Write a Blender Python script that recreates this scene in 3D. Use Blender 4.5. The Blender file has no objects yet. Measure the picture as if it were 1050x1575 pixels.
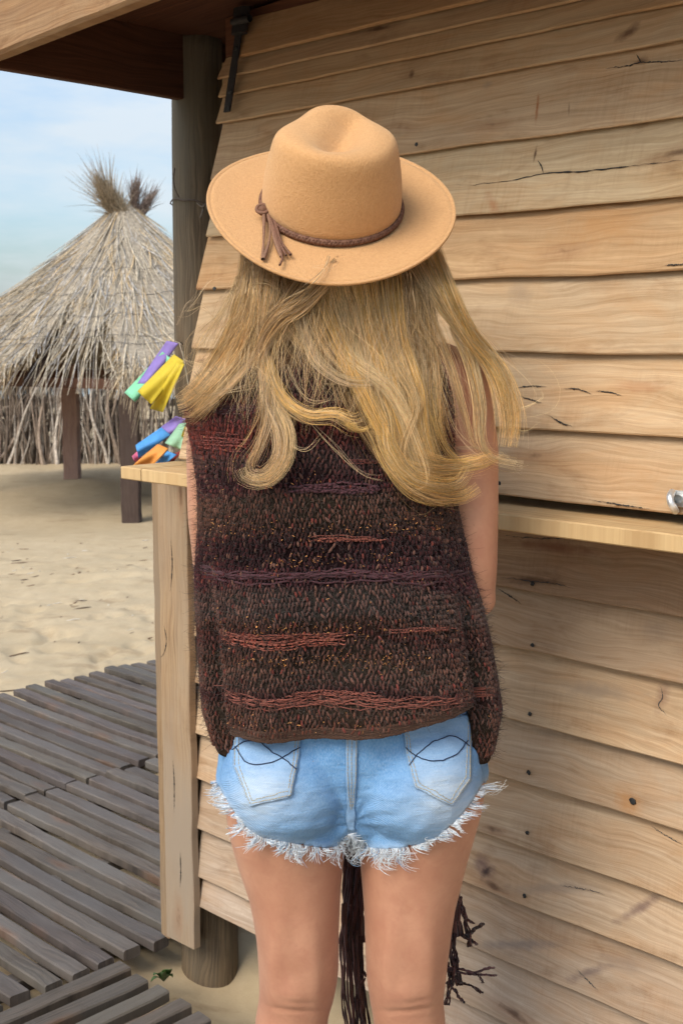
import bpy, bmesh, math, random
import numpy as np
from mathutils import Vector, noise
from mathutils.bvhtree import BVHTree
rng = np.random.default_rng(7); random.seed(7)
S = bpy.context.scene; COL = S.collection

# ------------------------------------------------------------ camera, sky, sun, exposure
F = 1900.0; PITCH = math.atan(272.5 / 1900); CZ = 1.45
cam = bpy.data.cameras.new('camera'); camo = bpy.data.objects.new('camera', cam); COL.objects.link(camo)
cam.sensor_fit = 'VERTICAL'; cam.sensor_height = 36; cam.lens = F / 1575 * 36; cam.clip_end = 5000; cam.clip_start = 0.05
camo.location = (0, 0, CZ); camo.rotation_euler = (math.pi / 2 - PITCH, 0, 0); S.camera = camo
cam.dof.use_dof = True; cam.dof.focus_distance = 1.62; cam.dof.aperture_fstop = 16
S.view_settings.view_transform = 'Standard'; S.view_settings.look = 'None'; S.view_settings.exposure = 0.95; S.view_settings.gamma = 1
CY = S.cycles; CY.max_bounces = 5; CY.diffuse_bounces = 3; CY.glossy_bounces = 2; CY.transmission_bounces = 2; CY.volume_bounces = 0; CY.transparent_max_bounces = 4
CY.use_adaptive_sampling = True; CY.adaptive_threshold = .025; CY.caustics_reflective = False; CY.caustics_refractive = False
SUN_EL, SUN_AZ = math.radians(43), math.radians(216)      # azimuth clockwise from +Y
W = bpy.data.worlds.new('World'); S.world = W; W.use_nodes = True
nt = W.node_tree; nt.nodes.clear()
def wn(t): return nt.nodes.new(t)
out = wn('ShaderNodeOutputWorld'); bg = wn('ShaderNodeBackground'); sky = wn('ShaderNodeTexSky')
sky.sky_type = 'NISHITA'; sky.sun_disc = False; sky.sun_elevation = SUN_EL; sky.sun_rotation = SUN_AZ
sky.air_density = 1.0; sky.dust_density = 2.5; sky.ozone_density = 1.5
tc = wn('ShaderNodeTexCoord'); mp = wn('ShaderNodeMapping'); mp.inputs['Scale'].default_value = (2.2, 2.2, 9)
mp.inputs['Rotation'].default_value = (0.18, 0.1, 0)
nz = wn('ShaderNodeTexNoise'); nz.inputs['Scale'].default_value = 2.4; nz.inputs['Detail'].default_value = 5; nz.inputs['Roughness'].default_value = .58
cr = wn('ShaderNodeMapRange'); cr.inputs['From Min'].default_value = .36; cr.inputs['From Max'].default_value = .68
cr.inputs['To Min'].default_value = .12; cr.inputs['To Max'].default_value = .80
mx = wn('ShaderNodeMixRGB'); mx.inputs['Color2'].default_value = (6.3, 6.8, 7.2, 1)
nt.links.new(tc.outputs['Generated'], mp.inputs[0]); nt.links.new(mp.outputs[0], nz.inputs['Vector'])
nt.links.new(nz.outputs['Fac'], cr.inputs['Value']); nt.links.new(cr.outputs[0], mx.inputs['Fac'])
sg = wn('ShaderNodeMixRGB'); sg.blend_type = 'MULTIPLY'; sg.inputs[0].default_value = 1; sg.inputs[2].default_value = (1.35, 1.5, 1.6, 1); nt.links.new(sky.outputs[0], sg.inputs[1]); nt.links.new(sg.outputs[0], mx.inputs['Color1']); 
sz = wn('ShaderNodeSeparateXYZ'); nt.links.new(tc.outputs['Generated'], sz.inputs[0])       # overcast dome: brighter towards the zenith
ez = wn('ShaderNodeMapRange'); ez.inputs['From Min'].default_value = .15; ez.inputs['From Max'].default_value = .9; ez.inputs['To Min'].default_value = .92; ez.inputs['To Max'].default_value = 1.6; nt.links.new(sz.outputs['Z'], ez.inputs['Value'])
em = wn('ShaderNodeMixRGB'); em.blend_type = 'MULTIPLY'; em.inputs[0].default_value = 1; nt.links.new(mx.outputs[0], em.inputs[1]); nt.links.new(ez.outputs[0], em.inputs[2])
nt.links.new(em.outputs[0], bg.inputs['Color'])
bg.inputs['Strength'].default_value = 0.072; nt.links.new(bg.outputs[0], out.inputs[0])
sl = bpy.data.lights.new('sun', 'SUN'); sl.energy = 1.45; sl.angle = math.radians(28); sl.color = (1, .92, .79)
so = bpy.data.objects.new('sun', sl); COL.objects.link(so)
sd = Vector((math.sin(SUN_AZ) * math.cos(SUN_EL), math.cos(SUN_AZ) * math.cos(SUN_EL), math.sin(SUN_EL)))
so.rotation_euler = sd.to_track_quat('Z', 'Y').to_euler(); so.location = (0, -3, 6)

# ------------------------------------------------------------ survey helpers (photo survey -> metres)
_fw = np.array([0, math.cos(PITCH), -math.sin(PITCH)]); _up = np.array([0, math.sin(PITCH), math.cos(PITCH)])
CP = np.array([0, 0, CZ])
def ray(x, y):
    d = np.array([1., 0, 0]) * (x - 525) + _up * (787.5 - y) + _fw * F
    return d / d[1]
def at(x, y, Y): return CP + ray(x, y) * Y
def atz(x, y, z): r = ray(x, y); return CP + r * ((z - CZ) / r[2])
AN = math.atan2(1970, 1919)
D = np.array([-math.sin(AN), math.cos(AN), 0]); N = np.array([math.cos(AN), math.sin(AN), 0]); ZU = np.array([0, 0, 1.])
def onwall(x, y, t): r = ray(x, y); return CP + r * (t / r.dot(N))
def st(s, t, z): return D * s + N * t + ZU * z

# ------------------------------------------------------------ mesh helpers
def tag(o, label=None, cat=None, group=None, kind=None):
    if label: o['label'] = label
    if cat: o['category'] = cat
    if group: o['group'] = group
    if kind: o['kind'] = kind
    return o
def empty(name, loc, **k):
    o = bpy.data.objects.new(name, None); COL.objects.link(o); o.location = tuple(loc); o.empty_display_size = .05
    return tag(o, **k)
def link(o, parent):
    if o.name not in COL.objects: COL.objects.link(o)
    if parent is not None:
        o.parent = parent; o.matrix_parent_inverse = parent_world(parent).inverted()
    return o
def parent_world(p):
    from mathutils import Matrix
    m = Matrix.LocRotScale(p.location, p.rotation_euler, p.scale)
    return m if p.parent is None else parent_world(p.parent) @ p.matrix_parent_inverse @ m if False else (m if p.parent is None else parent_world(p.parent) @ p.matrix_parent_inverse @ m)
def mk(name, V, Fc, mat=None, parent=None, smooth=True, col=None, gv=None):
    me = bpy.data.meshes.new(name)
    V = np.asarray(V, dtype=np.float32)
    if isinstance(Fc, np.ndarray):
        nf, k = Fc.shape
        me.vertices.add(len(V)); me.vertices.foreach_set('co', V.ravel())
        me.loops.add(nf * k); me.loops.foreach_set('vertex_index', Fc.astype(np.int32).ravel())
        me.polygons.add(nf); me.polygons.foreach_set('loop_start', np.arange(0, nf * k, k, dtype=np.int32))
        me.update(calc_edges=True)
    else:
        me.from_pydata([tuple(map(float, v)) for v in V], [], Fc)
    if col is not None:
        a = me.attributes.new('tint', 'FLOAT_COLOR', 'POINT')
        c = np.ones((len(V), 4), dtype=np.float32); c[:, :3] = col; a.data.foreach_set('color', c.ravel())
    if gv is not None:
        a = me.attributes.new('gv', 'FLOAT_VECTOR', 'POINT'); a.data.foreach_set('vector', np.asarray(gv, dtype=np.float32).ravel())
    if smooth: me.polygons.foreach_set('use_smooth', np.ones(len(me.polygons), dtype=bool))
    if mat: me.materials.append(mat)
    me.validate(); me.update()
    o = bpy.data.objects.new(name, me)
    return link(o, parent)
def fbm(x, y, z, o=4):
    return noise.fractal(Vector((x, y, z)), 1.0, 2.0, o, noise_basis='PERLIN_ORIGINAL')

class MB:
    def __init__(s): s.V = []; s.F = []; s.G = []; s.C = []
    def add(s, V, Fc, G=None, C=(1, 1, 1)):
        b = len(s.V); s.V += [tuple(v) for v in V]; s.F += [tuple(i + b for i in f) for f in Fc]
        s.G += [tuple(g) for g in (G if G is not None else V)]
        s.C += [tuple(C)] * len(V)
    def plank(s, A, B, wd, w, td, th, ch=.002, jit=.0006, nseg=None, C=(1, 1, 1), bow=0., endjit=0., r=None):
        A = np.array(A, float); B = np.array(B, float); L = np.linalg.norm(B - A); ax = (B - A) / L
        wd = np.array(wd, float); td = np.array(td, float)
        r = random.random() * 50 if r is None else r
        n = nseg or max(2, int(L / .05))
        pr = [(-w/2+ch, -th/2), (w/2-ch, -th/2), (w/2, -th/2+ch), (w/2, th/2-ch), (w/2-ch, th/2), (-w/2+ch, th/2), (-w/2, th/2-ch), (-w/2, -th/2+ch)]
        V = []; G = []
        for i in range(n + 1):
            f = i / n; P = A + (B - A) * f + td * bow * math.sin(f * math.pi)
            j1 = jit * 2 * fbm(f * L * 6, r, 0, 3); j2 = jit * 2 * fbm(f * L * 6, r, 9, 3); j3 = jit * fbm(f * L * 9, r, 19, 3)
            for (a, b) in pr:
                aa = a + (j1 if a > 0 else j2); bb = b + j3
                e = endjit * fbm(a * 40, r, 3, 3) if i in (0, n) else 0
                V.append(P + wd * aa + td * bb + ax * e); G.append((f * L, a, r))
        Fc = []
        for i in range(n):
            for k in range(8):
                a = i*8+k; b = i*8+(k+1) % 8
                Fc.append((a, b, b+8, a+8))
        Fc.append(tuple(range(7, -1, -1))); Fc.append(tuple(n*8+k for k in range(8)))
        s.add(V, Fc, G, C)
    def build(s, name, mat, parent=None, smooth=False, flip=False):
        o = mk(name, np.array(s.V), s.F, mat, parent, smooth, np.array(s.C), np.array(s.G))
        bm = bmesh.new(); bm.from_mesh(o.data); bmesh.ops.recalc_face_normals(bm, faces=bm.faces); bm.to_mesh(o.data); bm.free()
        return o

def tubes(P, R, sides=4, caps=False):
    """P (N,M,3), R (N,M) -> verts, quad faces"""
    n, m, _ = P.shape
    T = np.gradient(P, axis=1); T /= np.linalg.norm(T, axis=2, keepdims=True) + 1e-9
    ref = np.zeros_like(T); ref[..., 1] = 1.0
    par = np.abs(T[..., 1]) > .95; ref[par] = (1, 0, 0)
    A = np.cross(T, ref); A /= np.linalg.norm(A, axis=2, keepdims=True) + 1e-9
    B = np.cross(T, A)
    V = []
    for k in range(sides):
        a = 2 * math.pi * k / sides
        V.append(P + (A * math.cos(a) + B * math.sin(a)) * R[..., None])
    V = np.stack(V, axis=2)                                     # n,m,s,3
    idx = np.arange(n * m * sides).reshape(n, m, sides)
    a = idx[:, :-1, :]; b = np.roll(idx, -1, axis=2)[:, :-1, :]; c = np.roll(idx, -1, axis=2)[:, 1:, :]; d = idx[:, 1:, :]
    Fq = np.stack([a, b, c, d], axis=-1).reshape(-1, 4)
    return V.reshape(-1, 3), Fq
def tube_obj(name, P, R, mat, parent=None, sides=4, col=None):
    P = np.asarray(P, float)
    if P.ndim == 2: P = P[None]
    R = np.broadcast_to(np.asarray(R, float), P.shape[:2]) if np.ndim(R) < 2 else np.asarray(R)
    V, Fq = tubes(P, R, sides)
    c = None
    if col is not None:
        col = np.asarray(col, float)
        if col.ndim == 1: col = np.broadcast_to(col, (P.shape[0], 3))
        if col.ndim == 2: col = np.repeat(col, P.shape[1] * sides, axis=0)
        elif col.ndim == 3: col = np.repeat(col.reshape(-1, 3), sides, axis=0)
        c = col
    return mk(name, V, Fq, mat, parent, True, c)
def spline(pts, n):
    p = np.array(pts, float); d = p.shape[1]
    t = np.concatenate([[0], np.cumsum(np.linalg.norm(np.diff(p[:, :2] if d > 2 else p, axis=0), axis=1) + 1e-6)])
    t /= t[-1]; P = np.vstack([2*p[0]-p[1], p, 2*p[-1]-p[-2]]); T = np.concatenate([[2*t[0]-t[1]], t, [2*t[-1]-t[-2]]])
    u = np.linspace(0, 1, n); res = []
    for x in u:
        i = min(max(np.searchsorted(t, x, side='right') - 1, 0), len(t) - 2)
        h = t[i+1]-t[i]; q = (x - t[i]) / h
        m0 = (P[i+2]-P[i]) / (T[i+2]-T[i]) * h; m1 = (P[i+3]-P[i+1]) / (T[i+3]-T[i+1]) * h
        res.append((2*q**3-3*q*q+1)*P[i+1] + (q**3-2*q*q+q)*m0 + (-2*q**3+3*q*q)*P[i+2] + (q**3-q*q)*m1)
    return np.array(res)

# ------------------------------------------------------------ materials
class Mat:
    def __init__(s, name, rough=.7, spec=.3):
        s.m = bpy.data.materials.new(name); s.m.use_nodes = True; s.t = s.m.node_tree
        s.b = s.t.nodes['Principled BSDF']; s.b.inputs['Roughness'].default_value = rough
        s.b.inputs['Specular IOR Level'].default_value = spec
    def n(s, t, **k):
        x = s.t.nodes.new(t)
        for a, v in k.items(): setattr(x, a, v)
        return x
    def l(s, a, b): s.t.links.new(a, b)
    def attr(s, name, o='Vector'): return s.n('ShaderNodeAttribute', attribute_name=name).outputs[o]
    def obj(s): return s.n('ShaderNodeTexCoord').outputs['Object']
    def mapv(s, v, sc, loc=(0, 0, 0)):
        m = s.n('ShaderNodeMapping'); m.inputs['Scale'].default_value = sc; m.inputs['Location'].default_value = loc; s.l(v, m.inputs[0]); return m.outputs[0]
    def noise(s, v, scale=1, detail=4, rough=.5, dist=0):
        x = s.n('ShaderNodeTexNoise'); x.inputs['Scale'].default_value = scale; x.inputs['Detail'].default_value = detail
        x.inputs['Roughness'].default_value = rough; x.inputs['Distortion'].default_value = dist
        if v is not None: s.l(v, x.inputs['Vector'])
        return x.outputs['Fac']
    def rng(s, f, a, b, c=0., d=1.):
        x = s.n('ShaderNodeMapRange'); s.l(f, x.inputs[0])
        for i, v in enumerate((a, b, c, d)): x.inputs[i+1].default_value = v
        return x.outputs[0]
    def mix(s, f, a, b, mode='MIX'):
        x = s.n('ShaderNodeMixRGB', blend_type=mode)
        for i, v in enumerate((f, a, b)):
            if isinstance(v, (int, float)): x.inputs[i].default_value = v
            elif isinstance(v, tuple): x.inputs[i].default_value = (*v, 1)
            else: s.l(v, x.inputs[i])
        return x.outputs[0]
    def math(s, op, a, b=0.):
        x = s.n('ShaderNodeMath', operation=op)
        for i, v in enumerate((a, b)):
            if isinstance(v, (int, float)): x.inputs[i].default_value = v
            else: s.l(v, x.inputs[i])
        return x.outputs[0]
    def bump(s, h, dist=.002, st_=1.):
        x = s.n('ShaderNodeBump'); x.inputs['Strength'].default_value = st_; x.inputs['Distance'].default_value = dist
        s.l(h, x.inputs['Height']); s.l(x.outputs[0], s.b.inputs['Normal'])
    def color(s, c):
        if isinstance(c, tuple): s.b.inputs['Base Color'].default_value = (*c, 1)
        else: s.l(c, s.b.inputs['Base Color'])

def wood(name, light, dark, knot=(.07, .035, .02), grey=None, rough=.8, knots=1., sawn=1., bump=.0012, stain=.5, spots=()):
    M = Mat(name, rough, .2); g = M.attr('gv'); tint = M.attr('tint', 'Color')
    warp = M.noise(M.mapv(g, (2.2, 7, 1)), 1, 3, .6)
    cmb = M.n('ShaderNodeVectorMath', operation='ADD'); M.l(g, cmb.inputs[0])
    wv = M.n('ShaderNodeCombineXYZ'); M.l(M.math('MULTIPLY', warp, .075), wv.inputs[1]); M.l(wv.outputs[0], cmb.inputs[1]); g2 = cmb.outputs[0]
    grain = M.noise(M.mapv(g2, (4.5, 190, 1)), 1, 7, .72)
    ring = M.noise(M.mapv(g2, (1.2, 38, 1)), 1, 2, .5, .6)
    broad = M.noise(M.mapv(g, (2.3, 10, 1)), 1, 4, .55)
    saw = M.noise(M.mapv(g, (170, 6, 1)), 1, 3, .6)
    blot = M.noise(M.mapv(g, (9, 22, 3)), 1, 5, .65, .4)
    c = M.mix(M.rng(grain, .34, .66), dark, light)
    c = M.mix(M.math('MULTIPLY', M.rng(ring, .42, .62), .28), c, M.mix(1., c, (.84, .72, .58), 'MULTIPLY'))
    c = M.mix(M.math('MULTIPLY', M.rng(broad, .35, .68), .6), c, M.mix(1., c, (1.22, 1.22, 1.2), 'MULTIPLY'))
    sm = M.rng(M.noise(M.mapv(g, (6, 12, 2)), 1, 3), .48, .62)
    c = M.mix(M.math('MULTIPLY', M.math('MULTIPLY', M.rng(saw, .45, .66), sm), .30 * sawn), c, M.mix(1., c, (.76, .70, .66), 'MULTIPLY'))
    hue = M.noise(M.mapv(g, (5, 13, 7)), 1, 5, .7, .6)
    c = M.mix(M.math('MULTIPLY', M.rng(hue, .46, .66), .5 * sawn), c, M.mix(1., c, (.98, .80, .62), 'MULTIPLY'))
    c = M.mix(M.math('MULTIPLY', M.rng(hue, .42, .30), .55 * sawn), c, M.mix(1., c, (1.2, 1.24, 1.25), 'MULTIPLY'))
    c = M.mix(M.math('MULTIPLY', M.rng(blot, .56, .74), stain), c, M.mix(1., c, (.6, .5, .42), 'MULTIPLY'))
    if grey: c = M.mix(M.rng(M.noise(M.mapv(g, (1.5, 4, 2)), 1, 5, .6), .4, .65), c, grey)
    if knots:
        vo = M.n('ShaderNodeTexVoronoi'); vo.inputs['Scale'].default_value = 1; M.l(M.mapv(g2, (3.1, 13, 5)), vo.inputs['Vector'])
        kd = M.math('ADD', vo.outputs['Distance'], M.math('MULTIPLY', M.noise(M.mapv(g, (60, 90, 1)), 1, 3), .12))
        c = M.mix(M.math('MULTIPLY', M.rng(kd, .30, .12), .55 * knots), c, (.24, .11, .05))
        c = M.mix(M.math('MULTIPLY', M.rng(kd, .17, .10), .85 * knots), c, knot)
    if spots:
        oc = M.obj(); sn = M.noise(M.mapv(oc, (38, 38, 60)), 1, 4, .65)
        for (P_, w_, h_, a_, sc_, st_) in spots:
            d1 = M.n('ShaderNodeVectorMath', operation='SUBTRACT'); M.l(oc, d1.inputs[0]); d1.inputs[1].default_value = tuple(P_)
            ca, sa = math.cos(a_), math.sin(a_); U_ = D * ca + ZU * sa; W_ = -D * sa + ZU * ca
            du = M.n('ShaderNodeVectorMath', operation='DOT_PRODUCT'); M.l(d1.outputs[0], du.inputs[0]); du.inputs[1].default_value = tuple(U_ / w_)
            dv = M.n('ShaderNodeVectorMath', operation='DOT_PRODUCT'); M.l(d1.outputs[0], dv.inputs[0]); dv.inputs[1].default_value = tuple(W_ / h_)
            e_ = M.math('SQRT', M.math('ADD', M.math('MULTIPLY', du.outputs['Value'], du.outputs['Value']), M.math('MULTIPLY', dv.outputs['Value'], dv.outputs['Value'])))
            e_ = M.math('ADD', e_, M.math('MULTIPLY', M.math('SUBTRACT', sn, .5), 1.6))
            c = M.mix(M.math('MULTIPLY', M.rng(e_, 1.1, .2), st_), c, sc_)
    c = M.mix(1., c, tint, 'MULTIPLY'); M.color(c)
    h = M.math('ADD', M.math('MULTIPLY', grain, .6), M.math('MULTIPLY', saw, .25 * sawn))
    M.bump(h, bump); return M.m
_K, _T0, _ZH = .17, 1.672, 2.0
def _oh(x, y): r = ray(x, y); l = (_T0 - _K * (_ZH - CZ)) / (r.dot(N) - _K * r[2]); return CP + r * l
RU, DKK, GY = (.30, .115, .045), (.10, .05, .03), (.30, .22, .15)
SP = [(_oh(828, 165), .0035, .026, -.12, RU, .95), (_oh(822, 238), .003, .015, 0, DKK, .9), (_oh(762, 315), .010, .030, -.7, RU, .55), (_oh(966, 52), .022, .010, -.5, DKK, .8), (_oh(635, 116), .007, .009, 0, DKK, .8),
      (_oh(748, 130), .012, .007, 0, GY, .8), (_oh(985, 94), .012, .007, 0, DKK, .6), (_oh(877, 168), .002, .012, -.2, DKK, .5), (_oh(800, 450), .028, .020, .4, GY, .6), (_oh(925, 350), .09, .03, 0, (.44, .25, .11), .6), (_oh(980, 595), .05, .010, 0, RU, .35), (_oh(745, 530), .03, .006, 0, RU, .4)]
def _ow(x, y): return onwall(x, y, 1.675)
SP += [(_ow(748, 1330), .028, .020, .6, (.17, .10, .075), .85), (_ow(752, 1338), .009, .014, .6, (.05, .03, .025), .9), (_ow(985, 1395), .060, .010, -.75, (.19, .12, .09), .85), (_ow(970, 1232), .028, .020, 0, (.42, .20, .07), .7), (_ow(905, 1495), .045, .010, -.6, (.19, .13, .10), .75),
       (_ow(925, 1062), .085, .016, -.1, GY, .8), (_ow(1018, 1072), .012, .030, .2, (.24, .14, .09), .7), (_ow(850, 1365), .11, .012, -.3, GY, .6), (_ow(800, 1450), .11, .010, -.35, (.25, .19, .14), .7), (_ow(850, 840), .10, .012, 0, (.22, .10, .06), .75), (_ow(1010, 970), .03, .022, 0, GY, .6),
       (_ow(820, 892), .06, .008, -.1, DKK, .6), (_ow(840, 1130), .03, .008, 0, GY, .4), (_ow(960, 1480), .05, .016, -.2, GY, .5)]
m_board = wood('weathered pine siding', (.49, .36, .235), (.34, .235, .14), knots=.8, stain=.55, spots=SP)
m_trim = wood('greyed pine', (.36, .265, .17), (.23, .16, .10), grey=(.28, .225, .17), knots=.7, sawn=.5)
m_new = wood('pale pine', (.58, .42, .235), (.42, .275, .14), knots=.4, stain=.25)
m_post = wood('weathered round log', (.24, .175, .11), (.06, .042, .028), grey=(.13, .11, .08), knots=.3, sawn=0, bump=.004, stain=.9)
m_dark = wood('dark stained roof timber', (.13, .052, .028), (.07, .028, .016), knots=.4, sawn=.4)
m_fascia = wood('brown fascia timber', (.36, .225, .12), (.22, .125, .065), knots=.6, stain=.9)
m_deck = wood('grey walkway timber', (.140, .112, .092), (.042, .034, .030), rough=.62, knots=.5, sawn=.15, bump=.005, grey=(.120, .106, .094), stain=.9)
m_hutpost = wood('dark square timber', (.085, .06, .05), (.05, .034, .03), knots=0, sawn=.2)
def tinted(name, rough=.7, spec=.3, bump=0, nscale=200, sheen=0, metal=0, var=.25):
    M = Mat(name, rough, spec); t = M.attr('tint', 'Color'); n = M.noise(M.obj(), nscale, 3)
    M.color(M.mix(1., t, M.mix(M.rng(n, .3, .7), (1 - var,) * 3, (1 + var,) * 3), 'MULTIPLY'))
    if bump: M.bump(n, bump)
    if sheen: M.b.inputs['Sheen Weight'].default_value = sheen; M.b.inputs['Sheen Roughness'].default_value = .5
    M.b.inputs['Metallic'].default_value = metal
    return M.m
m_thatch = tinted('dry reed thatch', .85, .15, var=.35, nscale=40)
m_stick = tinted('dry brush sticks', .9, .1, var=.35, nscale=30)
m_iron = tinted('black iron', .7, .25, .0006, 150)
m_zinc = tinted('galvanised steel', .45, .6, .0002, 90, metal=.8)
m_twine = tinted('rusty wire', .8, .2)
m_yarn = tinted('wool yarn', .9, .12, nscale=700, sheen=.15, var=.3)
m_glit = tinted('copper lurex thread', .3, .8, metal=.9, nscale=500)
m_denimthread = tinted('cotton thread', .8, .2, nscale=600)
m_cord = tinted('suede cord', .85, .15, nscale=400)
m_leaf = tinted('green leaf', .5, .4, nscale=80)
# hair
M = Mat('blonde hair', .38, .45); t = M.attr('tint', 'Color'); M.color(t); M.b.inputs['Anisotropic'].default_value = .0
M.b.inputs['Specular Tint'].default_value = (1, .85, .6, 1)
tr = M.n('ShaderNodeBsdfTranslucent'); M.l(t, tr.inputs[0]); ms = M.n('ShaderNodeMixShader'); ms.inputs[0].default_value = .18; M.l(M.b.outputs[0], ms.inputs[1]); M.l(tr.outputs[0], ms.inputs[2]); M.l(ms.outputs[0], M.t.nodes['Material Output'].inputs[0])
m_hair = M.m
# skin
M = Mat('skin', .5, .35); v = M.obj(); n1 = M.noise(v, 14, 4); n2 = M.noise(v, 160, 3)
c = M.mix(M.rng(n1, .35, .7), (.425, .20, .12), (.50, .255, .158)); n4 = M.noise(v, 34, 5, .65, .5); c = M.mix(M.math('MULTIPLY', M.rng(n4, .45, .7), .55), c, (.38, .16, .10)); c = M.mix(M.math('MULTIPLY', M.rng(n2, .4, .7), .25), c, (.40, .175, .11))
M.color(c); M.b.inputs['Sheen Weight'].default_value = .15; M.b.inputs['Sheen Tint'].default_value = (1, .75, .6, 1)
M.bump(n2, .0004); m_skin = M.m
# felt
M = Mat('camel wool felt', .95, .08); v = M.obj(); n1 = M.noise(v, 260, 4, .7); n2 = M.noise(v, 18, 4); n3 = M.noise(M.mapv(v, (1, 1, .25)), 900, 2)
c = M.mix(M.rng(n1, .3, .7), (.50, .262, .11), (.60, .335, .15)); c = M.mix(M.math('MULTIPLY', M.rng(n2, .4, .7), .3), c, (.54, .29, .125)); M.color(c)
M.b.inputs['Sheen Weight'].default_value = .35; M.b.inputs['Sheen Tint'].default_value = (1, .8, .55, 1); M.bump(M.math('ADD', n1, n3), .0009); m_felt = M.m
# knit ground
M = Mat('dark woven wool', .95, .1); v = M.obj(); n1 = M.noise(v, 300, 3)
M.color(M.mix(1., M.attr('tint', 'Color'), M.mix(M.rng(n1, .3, .7), (.5, .5, .5), (1.2, 1.2, 1.2)), 'MULTIPLY')); M.bump(n1, .002); m_knit = M.m
# denim
M = Mat('washed light denim', .85, .15); v = M.obj(); t = M.attr('tint', 'Color')
tw = M.n('ShaderNodeTexWave', wave_type='BANDS', bands_direction='DIAGONAL'); tw.inputs['Scale'].default_value = 260; tw.inputs['Distortion'].default_value = 1.5; tw.inputs['Detail'].default_value = 2; M.l(v, tw.inputs['Vector'])
n1 = M.noise(M.mapv(v, (1.6, 1.6, .6)), 420, 3, .6); n2 = M.noise(v, 22, 5, .6); n3 = M.noise(M.mapv(v, (1, 1, 5)), 40, 4, .6)
base = M.mix(M.rng(n2, .3, .7), (.10, .26, .51), (.165, .37, .66))
fade = M.math('MULTIPLY', t, 1.); sx = M.n('ShaderNodeSeparateColor'); M.l(t, sx.inputs[0])
f = M.math('MULTIPLY', sx.outputs[0], M.rng(n3, .25, .75, .6, 1.15))
c = M.mix(f, base, (.56, .63, .70)); c = M.mix(M.math('MULTIPLY', M.rng(n1, .4, .7), .4), c, (.42, .57, .76))
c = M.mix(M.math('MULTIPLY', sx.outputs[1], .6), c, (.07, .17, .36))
M.color(c); M.bump(M.math('ADD', M.math('MULTIPLY', tw.outputs['Fac'], .5), M.math('ADD', n1, M.math('MULTIPLY', n3, 1.5))), .0009); m_denim = M.m
# ribbon cloth
def ribbon_mat(name, c):
    M = Mat(name, .6, .3); n = M.noise(M.obj(), 60, 3); M.color(M.mix(M.rng(n, .3, .7), tuple(x * .85 for x in c), c))
    tr = M.n('ShaderNodeBsdfTranslucent'); tr.inputs[0].default_value = (*c, 1); ms = M.n('ShaderNodeMixShader'); ms.inputs[0].default_value = .3
    M.l(M.b.outputs[0], ms.inputs[1]); M.l(tr.outputs[0], ms.inputs[2]); M.l(ms.outputs[0], M.t.nodes['Material Output'].inputs[0]); return M.m
# sand
M = Mat('beach sand', .95, .15); v = M.obj(); n1 = M.noise(v, 1.2, 6, .6); n2 = M.noise(v, 700, 3, .7); n3 = M.noise(v, 9, 6, .65)
c = M.mix(M.rng(n1, .3, .7), (.43, .335, .21), (.49, .385, .25)); c = M.mix(M.math('MULTIPLY', M.rng(n3, .35, .7), .5), c, (.36, .265, .155))
c = M.mix(M.math('MULTIPLY', M.rng(n2, .5, .75), .45), c, (.24, .17, .11)); c = M.mix(M.math('MULTIPLY', M.rng(M.noise(M.mapv(v, (1.6, 4.0, 1)), 1.3, 6, .7), .58, .68), .55), c, (.25, .17, .095)); M.color(c); M.bump(M.math('ADD', n3, M.math('MULTIPLY', n2, .12)), .012, .5); m_sand = M.m
M = Mat('sea water', .12, .5); n1 = M.noise(M.obj(), .8, 5); M.color(M.mix(n1, (.10, .17, .20), (.22, .30, .33))); M.bump(n1, .1); m_sea = M.m

# ============================================================ GROUND AND SEA
def ground_z(x, y):
    s = x * D[0] + y * D[1]; t = x * N[0] + y * N[1]
    base = -.2 * min(max((y - 3.5) / 7., 0), 1)
    z = base + .035 * fbm(x * .6, y * .6, 1, 4) * min(1, max(0, (y - 3) / 3))
    if y > 9: z += .03 * math.exp(-((y - 15.6) / 2.6) ** 2) * (1 + .5 * fbm(x * .5, y * .3, 4, 3)) + .06 * fbm(x * .8, y * .8, 7, 3) * math.exp(-((y - 14) / 3) ** 2)
    near = math.exp(-((x + 1.8) / 2.6) ** 2 - ((y - 6.3) / 2.6) ** 2)
    f1 = fbm(x * 3.2, y * 3.2, 12, 5); f2 = fbm(x * 5.5 + 9, y * 4.0, 21, 3); z += .6 * near * (.040 * f1 - .05 * max(0, f1 - .15) * 3.0 - .05 * max(0, f2 - .28) * 2.5)
    if y < 4.5: z += .008 * fbm(x * 5, y * 5, 3, 4)
    z -= .075 * math.exp(-((s - 2.00) / .26) ** 2 - ((t - 1.72) / .15) ** 2)
    if y > 20: z -= min(1., (y - 20) / 20.) * 1.1
    return z
ys = np.concatenate([np.linspace(-3, 1, 6), np.linspace(1.1, 4.4, 60), np.linspace(4.45, 10, 150), np.linspace(10.1, 20, 70), np.array([21, 23, 26, 30, 36, 44, 60, 100, 200])])
us = np.concatenate([np.array([-3, -2, -1.2, -.8, -.55, -.42]), np.linspace(-.35, .12, 130), np.array([.2, .35, .6, 1, 2, 3])])
V = []
for y in ys:
    for u in us:
        x = u * max(y, 2.2); V.append((x, y, ground_z(x, y)))
nu = len(us); ii = np.arange(len(ys) - 1)[:, None] * nu + np.arange(nu - 1)[None]
Fq = np.stack([ii, ii + 1, ii + nu + 1, ii + nu], -1).reshape(-1, 4)
tag(mk('sand', V, Fq, m_sand), kind='structure')
tag(mk('sea', [(-900, 48, -1.0), (900, 48, -1.0), (900, 2500, -1.0), (-900, 2500, -1.0)], [(0, 1, 2, 3)], m_sea, smooth=False), kind='structure')

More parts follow.
